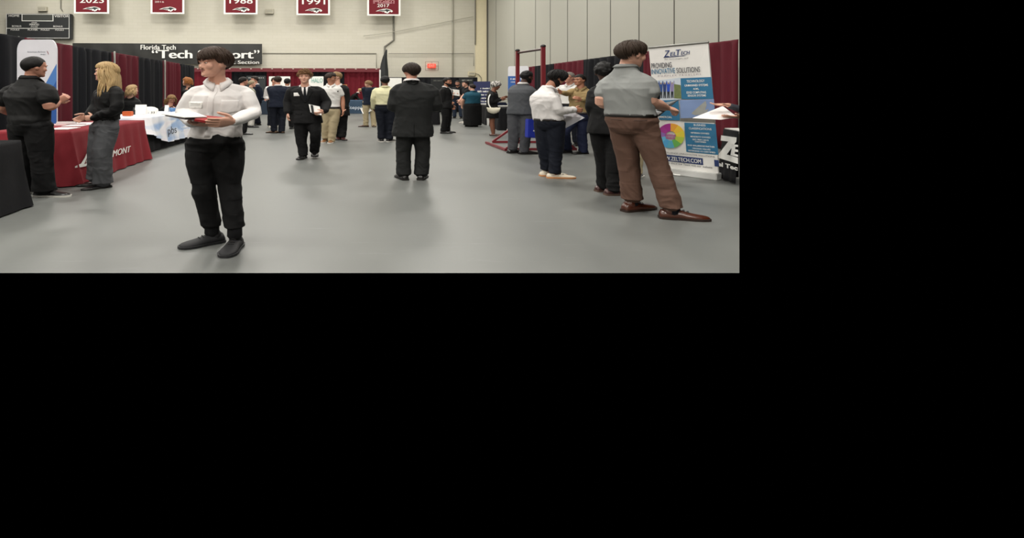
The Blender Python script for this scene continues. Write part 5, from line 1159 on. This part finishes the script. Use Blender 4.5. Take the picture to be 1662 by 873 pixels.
# white polo, khaki trousers
p = quick(541, 231, 118.5, 12, 'person in a white polo and khaki trousers walking, head turned right', 'tan', 'polo', fabric('white_polo_cloth', '#dedcd8', .7, .3), KHA, LTN, '#2c211b', 'swoop', ha=75, hp=10, seed=12, sleeve='short', sole=WSO,
    J=dict(eR=(526, 157, 0), wR=(521, 176, -.05), eL=(556, 160, .02), wL=(557, 179, -.05), fL=(557, 190, -.08), aR=(528, 224, .05), aL=(538, 229, -.05), kR=(528, 205, 0), kL=(541, 205, -.05), hR=(531, 180, 0), hL=(544, 180, 0), hd=(537, 127, 0), nk=(537, 137, 0), sR=(528, 141.5, 0), sL=(549, 141.5, 0)), sh={'L': -5, 'R': -15}, hd=.024)
p.patch('polo_shirt', 'chest_logo', [[(.08, 1.33), (.11, 1.33), (.11, 1.31), (.08, 1.31)]], BLKP, .005)
# dark suit behind him
quick(553, 226.5, 117, 10, 'person in a dark suit with blond hair close behind the white polo', 'pale', 'jacket', BLKS, BTR, mat('oxblood_leather', '#3c1a17', .35, coat=.4), '#8a6f4c', 'swoop', ha=-60, seed=13, J=dict(hd=(546, 125, 0), nk=(548, 137, 0), sR=(540, 141, 0), sL=(560, 141, 0), eL=(563, 158, 0), wL=(561, 176, -.05), fL=(560, 184, -.08), aL=(556, 222, -.05), aR=(549, 220, .05), hR=(546, 180, 0), hL=(556, 180, 0), kL=(557, 203, 0)))
# yellow shirt
p = quick(625, 230, 124.5, 180, 'person in a pale yellow shirt with black hair seen from behind', 'brown', 'shirt', fabric('pale_yellow_shirting', '#d6d2ac', .7, .35), NTR, LBK, '#0d0d0e', 'afro', bw=1.12, seed=14, hd=.022, sole=WSO, front=.03, J=dict(eL=(606, 160, 0), wL=(606, 176, .10), fL=(609, 181, .18), eR=(640, 160, 0), wR=(638, 174, .2), aL=(619, 224, 0), aR=(632, 225, 0), kL=(619, 203, 0), kR=(634, 203, 0)), sh={'L': 190, 'R': 140}, hem=.97)
# navy blazer, khaki, at the blue table
p = quick(600, 206, 127.5, -160, 'person in a navy blazer and khaki trousers holding a white paper by the blue table', 'pale', 'jacket', NVS, fabric('khaki_cloth', '#a89a7c'), LBR, '#7a5b3d', 'fringe', ca=-150, ha=-110, hp=10, seed=15, hd=.026, J=dict(wL=(593, 173, .0), eL=(594, 163, -.02), fL=(590, 177, 0), aL=(594, 203, 0), aR=(607, 205, 0), hd=(598, 137, 0), nk=(601, 144, 0)), sh={'L': -95, 'R': 175})
W = p.px; pquad('paper_sheet', [p.world(W(589, 185, -.08)), p.world(W(603.5, 180, -.05)), p.world(W(598, 171.5, 0)), p.world(W(584.5, 176, 0))], PAP, 'white paper held by the person in the navy blazer', 'paper', .004)
# navy suit group on the left centre
quick(451, 216, 124.5, -165, 'person in a navy suit with brown shoes seen from behind, left of centre', 'fair', 'jacket', NVS, fabric('navy_trouser_cloth', '#10141f'), mat('brown_loafers', '#5a4330', .4), '#2a1d16', 'short', bw=1.08, seed=16, hd=.024, J=dict(eL=(441, 157, -.02), wL=(443, 173, .1), eR=(465, 158, 0), wR=(464, 173, .1), aL=(445, 212, 0), aR=(457, 213, .0)), sh={'L': -105, 'R': -130})
quick(445, 206.5, 126.5, 30, 'person in a white shirt partly hidden behind the navy suit', 'fair', 'shirt', WSH, NTR, CANV, '#35271f', 'short', seed=17, hd=.022, sole=WSO, J=dict(eR=(431, 158, 0), wR=(436, 160, -.12)))
quick(466, 209, 128, 180, 'person with black hair in dark clothes between the navy suit and the curly haired man', 'tan', 'jacket', BLKS, BTR, LBK, '#101010', 'short', seed=18, hd=.02)
quick(415, 203, 124.5, -55, 'person in a navy jacket facing left behind the shoulder of the white shirt', 'fair', 'jacket', NVS, NTR, LBK, '#241b16', 'swoop', seed=19, hd=.022, shirt=True, J=dict(eL=(426, 158, -.1), wL=(431, 160, -.2)))
quick(407, 206.5, 131, 120, 'person with light hair and white trousers behind the shoulder of the white shirt', 'pale', 'shirt', fabric('grey_green_shirting', '#8d8c7c'), fabric('white_trouser_cloth', '#cfccc4'), LBK, '#93836a', 'short', seed=20, sh={'L': 80, 'R': 100})
quick(393, 218, 126, 130, 'person with dark hair almost hidden behind the shoulder of the man in white shirt', 'fair', 'jacket', BLKS, BTR, LBK, '#1a1411', 'short', seed=21, sh={'L': 85, 'R': 95}, hd=.024)
# bearded man
p = quick(724, 216, 127, 62, 'bearded person in a black suit facing right, beside the big black suit', 'tan', 'jacket', BLKS, BTR, LBK, '#17120f', 'short', ca=62, ha=48, seed=22, hd=.022, beard='#17120f', bw=1.05, shirt=True, J=dict(eR=(719, 163, -.12), wR=(730, 168, -.08), fR=(736, 166, -.02)), sh={'L': 80, 'R': 86})
# man with glasses and papers, woman in black, woman in teal
JEAN = fabric('blue_jean_cloth', '#27303f', .8, .3)
p = quick(743, 192, 131.5, -20, 'bearded person with glasses in a dark shirt and jeans holding white papers', 'fair', 'polo', fabric('dark_polo_cloth', '#17181b'), JEAN, LBK, '#1b1512', 'short', seed=23, beard='#2a1f19', glasses=True, sleeve='short', J=dict(wR=(735, 154, -.25), eR=(734, 160, -.05), wL=(746, 154, -.25), eL=(751, 160, -.05)))
W = p.px; pquad('paper_sheet', [p.world(W(733, 154, -.36)), p.world(W(746, 156, -.36)), p.world(W(745.5, 146, -.30)), p.world(W(733, 144.5, -.30))], PAP, 'white papers held up by the bearded person with glasses', 'paper', .01)
quick(757, 200, 131.5, -75, 'person with dark hair in a black top facing left beside the woman in teal', 'pale', 'polo', fabric('dark_polo_cloth', '#17181b'), fabric('grey_trouser_cloth', '#45464a'), CANV, '#191412', 'short', seed=24, sleeve='short', sole=WSO, hd=.03, J=dict(eL=(752, 155, -.1), wL=(747, 162, -.2)), sh={'L': -85, 'R': -80})
p = quick(767, 205.5, 137.5, -150, 'person in a teal T-shirt and long black skirt at the navy banner', 'pale', 'polo', fabric('teal_shirt_cloth', '#1c4a5c', .8, .3), BTR, LBK, '#241a16', 'short', bw=1.5, ha=-120, seed=25, sleeve='short', hd=.028, skirtm=(BTR, .06, 'skirt', .0), hem=.9, J=dict(eL=(751, 163, 0), wL=(750, 172, .1)))
# woman with headscarf
SCF = mat('patterned_scarf', '#3a3a3a', .7); nt = SCF.node_tree; N = nt.nodes; L = nt.links; vr = N.new('ShaderNodeTexVoronoi'); vr.inputs['Scale'].default_value = 34; tc = N.new('ShaderNodeTexCoord'); L.new(tc.outputs['Object'], vr.inputs['Vector'])
cr = N.new('ShaderNodeValToRGB'); cr.color_ramp.interpolation = 'CONSTANT'; cr.color_ramp.elements[0].color = s2l('#151515'); cr.color_ramp.elements[1].position = .5; cr.color_ramp.elements[1].color = s2l('#cfcac4'); L.new(vr.outputs['Distance'], cr.inputs[0]); L.new(cr.outputs[0], N['Principled BSDF'].inputs['Base Color'])
p = Person(802, 220, 129.5, 80, 'person in a patterned headscarf, black top and short black skirt with a white bag', 'brown', 1.0, ha=85, hp=22, vx=.009, seed=26, J=dict(hd=(805, 139, 0), nk=(800, 148, 0), sR=(798, 153, -.12), eR=(798, 166, -.14), wR=(812, 162, -.05), fR=(819, 157, 0), eL=(806, 163, .12), wL=(814, 160, .1), aL=(800, 215, .05), aR=(801, 216, -.06), kL=(798, 198, .03), kR=(799, 199, -.06), hL=(799, 178, .05), hR=(799, 178, -.05)))
p.body(); p.face('#1a1412', '#6a3a34'); p.hair('scarf', col=SCF, d=.034, front=.02, side=-.05, back=-.08, name='headscarf'); p.top('blouse', BLKS, hem=.97, name='blouse'); p.skirt(BLKS, .66, flare=.0); p.shoes(LBR, None, {'L': 85, 'R': 82}, low=True, high=.04)
mb = MB(); mb.tube([p.j['nk']+Vector((.02, 0, .0)), p.px(794, 156, -.19), p.px(793, 168, -.22), p.px(797, 176, -.24)], [.012, .014, .014, .012], n=8)
for v in mb.v: v.x *= WX; v.y *= WX
hb = empty('handbag', p.world(p.px(801, 178, -.26)), 'white crescent shoulder bag at the hip of the person with the headscarf', 'bag'); st = [v+p.base-hb.location for v in mb.v]; mb.v = st; build('strap', mb, WHITE, hb, smooth=True)
mb = MB(); mb.loft([(Vector((x, 0, z)), Vector((0, .05, 0)), Vector((0, 0, r)), 2) for x, z, r in ((-.19, .05, .02), (-.16, .0, .06), (-.08, -.02, .085), (0, -.03, .09), (.08, -.02, .085), (.16, .0, .06), (.19, .05, .02))], 18); build('bag_body', mb, mat('cream_leather', '#d9d3bf', .5), hb, smooth=True)
# uniformed man and the one behind him
TAN = fabric('tan_uniform_shirt', '#98825a', .75, .35); UBL = fabric('uniform_blue', '#161c33', .8, .3)
p = quick(931, 249, 118.5, -48, 'person in a tan uniform shirt and dark blue trousers gesturing by the right drapes', 'tan', 'shirt', TAN, UBL, LBK, '#15110f', 'short', ca=-40, ha=-62, seed=27, hd=.012, vx=.0085, bw=1.06, J=dict(hd=(941, 130, 0), nk=(943, 142, 0), sR=(932, 147, .06), sL=(956, 149, -.06), eR=(920, 152, -.02), wR=(912, 150, -.18), fR=(903, 146, -.25), eL=(957, 163, -.12), wL=(944, 162, -.3), fL=(934, 158, -.36), hR=(934, 188, .03), hL=(948, 190, -.03), kR=(917, 213, -.15), kL=(944, 219, -.04), aR=(921, 241, .05), aL=(947, 247, -.05)), sh={'R': -80, 'L': -75}, B=None)
p.patch('shirt', 'chest_pocket', [[(.05, 1.34), (.13, 1.34), (.13, 1.25), (.09, 1.235), (.05, 1.25)]], TAN, .006); p.patch('shirt', 'chest_pocket', [[(-.13, 1.34), (-.05, 1.34), (-.05, 1.25), (-.09, 1.235), (-.13, 1.25)]], TAN, .006)
quick(925, 236, 118, -40, 'person with glasses in a white shirt behind the tan uniform shirt', 'fair', 'polo', fabric('white_polo_cloth', '#dedcd8'), NTR, LBK, '#77716a', 'short', ha=-60, seed=28, D=13.2, glasses=True, sleeve='short', hd=.012)
# khaki person hidden behind the grey polo
quick(1032, 289, 108, 150, 'person in khaki trousers hidden behind the grey polo, only one leg showing', 'fair', 'polo', fabric('dark_polo_cloth', '#17181b'), KHA, LBK, '#1d1815', 'short', seed=29, sleeve='short', sole=WSO, J=dict(aR=(1033, 281, 0), kR=(1034, 250, 0), hd=(1024, 122, .1), nk=(1024, 138, .1)), bw=.85, B=dict(eL=(.17, .1, 1.12), eR=(-.17, .1, 1.12), wL=(.08, .25, 1.1), wR=(-.08, .25, 1.1)))
# leaning person behind the blue table
quick(574, 180, 141, 60, 'person with blond hair in black bending over behind the blue table', 'pale', 'jacket', BLKS, BTR, LBK, '#b09465', 'short', D=32.95, seed=30, hd=.022, hp=45, J=dict(hd=(584, 146.5, 0), nk=(581, 150, 0), sL=(577, 152.5, .1), sR=(575, 154, -.1), hL=(570, 166, .08), hR=(569, 166, -.08), eL=(581, 160, 0), wL=(586, 163, 0), eR=(580, 160, 0), wR=(586, 163, -.05)), vx=.012)
# behind the pbs table
p = quick(278, 236, None, -20, 'person with blonde hair in a black jacket seated behind the pbs table', 'fair', 'blouse', fabric('black_blouse_cloth', '#0f0f10'), BTR, LBK, '#8a6b48', 'swoop', D=15.75, ha=35, hp=30, seed=31, hd=.022, vx=.010,
    J=dict(hd=(278, 161, 0), nk=(276, 171, 0), sR=(265, 176, 0), sL=(289, 176, 0), eR=(262, 190, -.05), wR=(270, 189, -.25), eL=(292, 188, -.05), wL=(285, 179, -.2), fL=(283, 172, -.12), hR=(272, 196, .05), hL=(283, 196, .05), kR=(270, 200, -.33), kL=(285, 200, -.33), aR=(270, 226, -.33), aL=(285, 226, -.33)))
p.long_hair('#8a6b48', .2, 50, .01)
p = quick(306, 215, 127.5, 150, 'person with short ginger hair standing beyond the pbs table', 'pale', 'blouse', fabric('black_blouse_cloth', '#0f0f10'), BTR, LBK, '#8f5a2e', 'swoop', D=17.3, ca=-40, ha=-80, seed=32, hd=.04, vx=.010, front=.05); p.long_hair('#8f5a2e', .10, 50, .01)
p = quick(211, 238, None, 20, 'person with fair hair in black behind the blonde woman', 'pale', 'blouse', fabric('black_blouse_cloth', '#0f0f10'), BTR, LBK, '#a58a64', 'swoop', D=14.7, ha=125, seed=33, hd=.026, vx=.010, bw=1.05,
    J=dict(hd=(215, 146, 0), nk=(211, 157, 0), sR=(203, 163, 0), sL=(222, 163, 0), eR=(201, 178, 0), wR=(208, 188, -.1), eL=(226, 178, 0), wL=(220, 188, -.1), hL=(217, 196, 0), hR=(206, 196, 0), kL=(217, 200, -.3), kR=(206, 200, -.3), aL=(217, 228, -.3), aR=(206, 228, -.3)))
p.long_hair('#a58a64', .17, 60, .01)
# seats under the two seated people
def chair(px, D, label):
    c = P(px, CY, D); e = empty('folding_chair', Vector((c.x, c.y, 0)), label, 'chair')
    mb = MB(); mb.box((0, 0, .43), (.62, .58, .03)); build('seat', mb, BLKP, e, bevel=.01)
    mb = MB(); mb.box((0, .33, .74), (.62, .03, .26)); build('backrest', mb, BLKP, e, bevel=.01)
    for sx in (-1, 1):
        for sy in (-1, 1):
            mb = MB(); mb.tube([Vector((sx*.29, sy*.26, 0)), Vector((sx*.29, sy*.27, .43 if sy < 0 else .87))], [.014, .014], n=8, cap=False); build('leg', mb, GREYM, e)
chair(277.5, 15.85, 'folding chair under the seated person in the black jacket'); chair(211.5, 14.85, 'folding chair under the person behind the blonde woman')
# hands and paper reaching in at the right edge
SL = fabric('slate_sleeve', '#3c3f47', .8, .3)
p = Person(1192, 296, None, -75, 'person reaching in from the right edge with one hand open and one holding a paper', 'pale', 1.0, vx=.006, seed=34, D=7.45, J=dict(eL=(1197, 176, .0), wL=(1180, 170, .0), fL=(1160, 170, 0), eR=(1199.5, 190, -.05), wR=(1196, 189.5, -.06), fR=(1176, 189, -.1)))
p.curl = {'L': .25, 'R': .2}; p.palm = {'L': Vector((0, -.2, 1)), 'R': Vector((0, .2, 1))}
def clipx(me):
    bm = bmesh.new(); bm.from_mesh(me)
    # the photographed part of the hall ends on this sight line
    pl = Vector((1, -RAY, 0)).normalized(); co = -p.base
    r = bmesh.ops.bisect_plane(bm, geom=bm.verts[:]+bm.edges[:]+bm.faces[:], plane_co=co, plane_no=pl, clear_outer=True); 
    ed = [e for e in bm.edges if e.is_boundary]
    if ed: bmesh.ops.holes_fill(bm, edges=ed)
    bm.to_mesh(me); bm.free()
mb = MB(); d = (p.j['eL']-p.j['wL']).normalized(); mb.tube([p.j['wL']+d*.01, p.j['wL']+d*.25], [.028, .034], n=14); p.hand(mb, 'L'); d2 = Vector((1, -.3, -.05)).normalized(); p.hand(mb, 'R')
me = voxel(mb, .005, 1); o = finish(me, 'body', p.sk, p.e); clipx(o.data)
mb = MB(); mb.tube([p.j['wL']+d*.035, p.j['wL']+d*.14, p.j['wL']+d*.28], [.036, .043, .05], n=16); me = voxel(mb, .008); wrinkle(me, .004, 8); o = finish(me, 'sleeve', SL, p.e); clipx(o.data)
W = p.px; pquad('paper_sheet', [p.world(W(1124, 191.5, -.02)), p.world(W(1170, 194, -.12)), p.world(W(1197, 190, -.09)), p.world(W(1173, 172, .18))], mat('bright_paper', '#f0eeec', .6), 'large white paper held out at the right edge in front of the ZelTech banner', 'paper', .004)
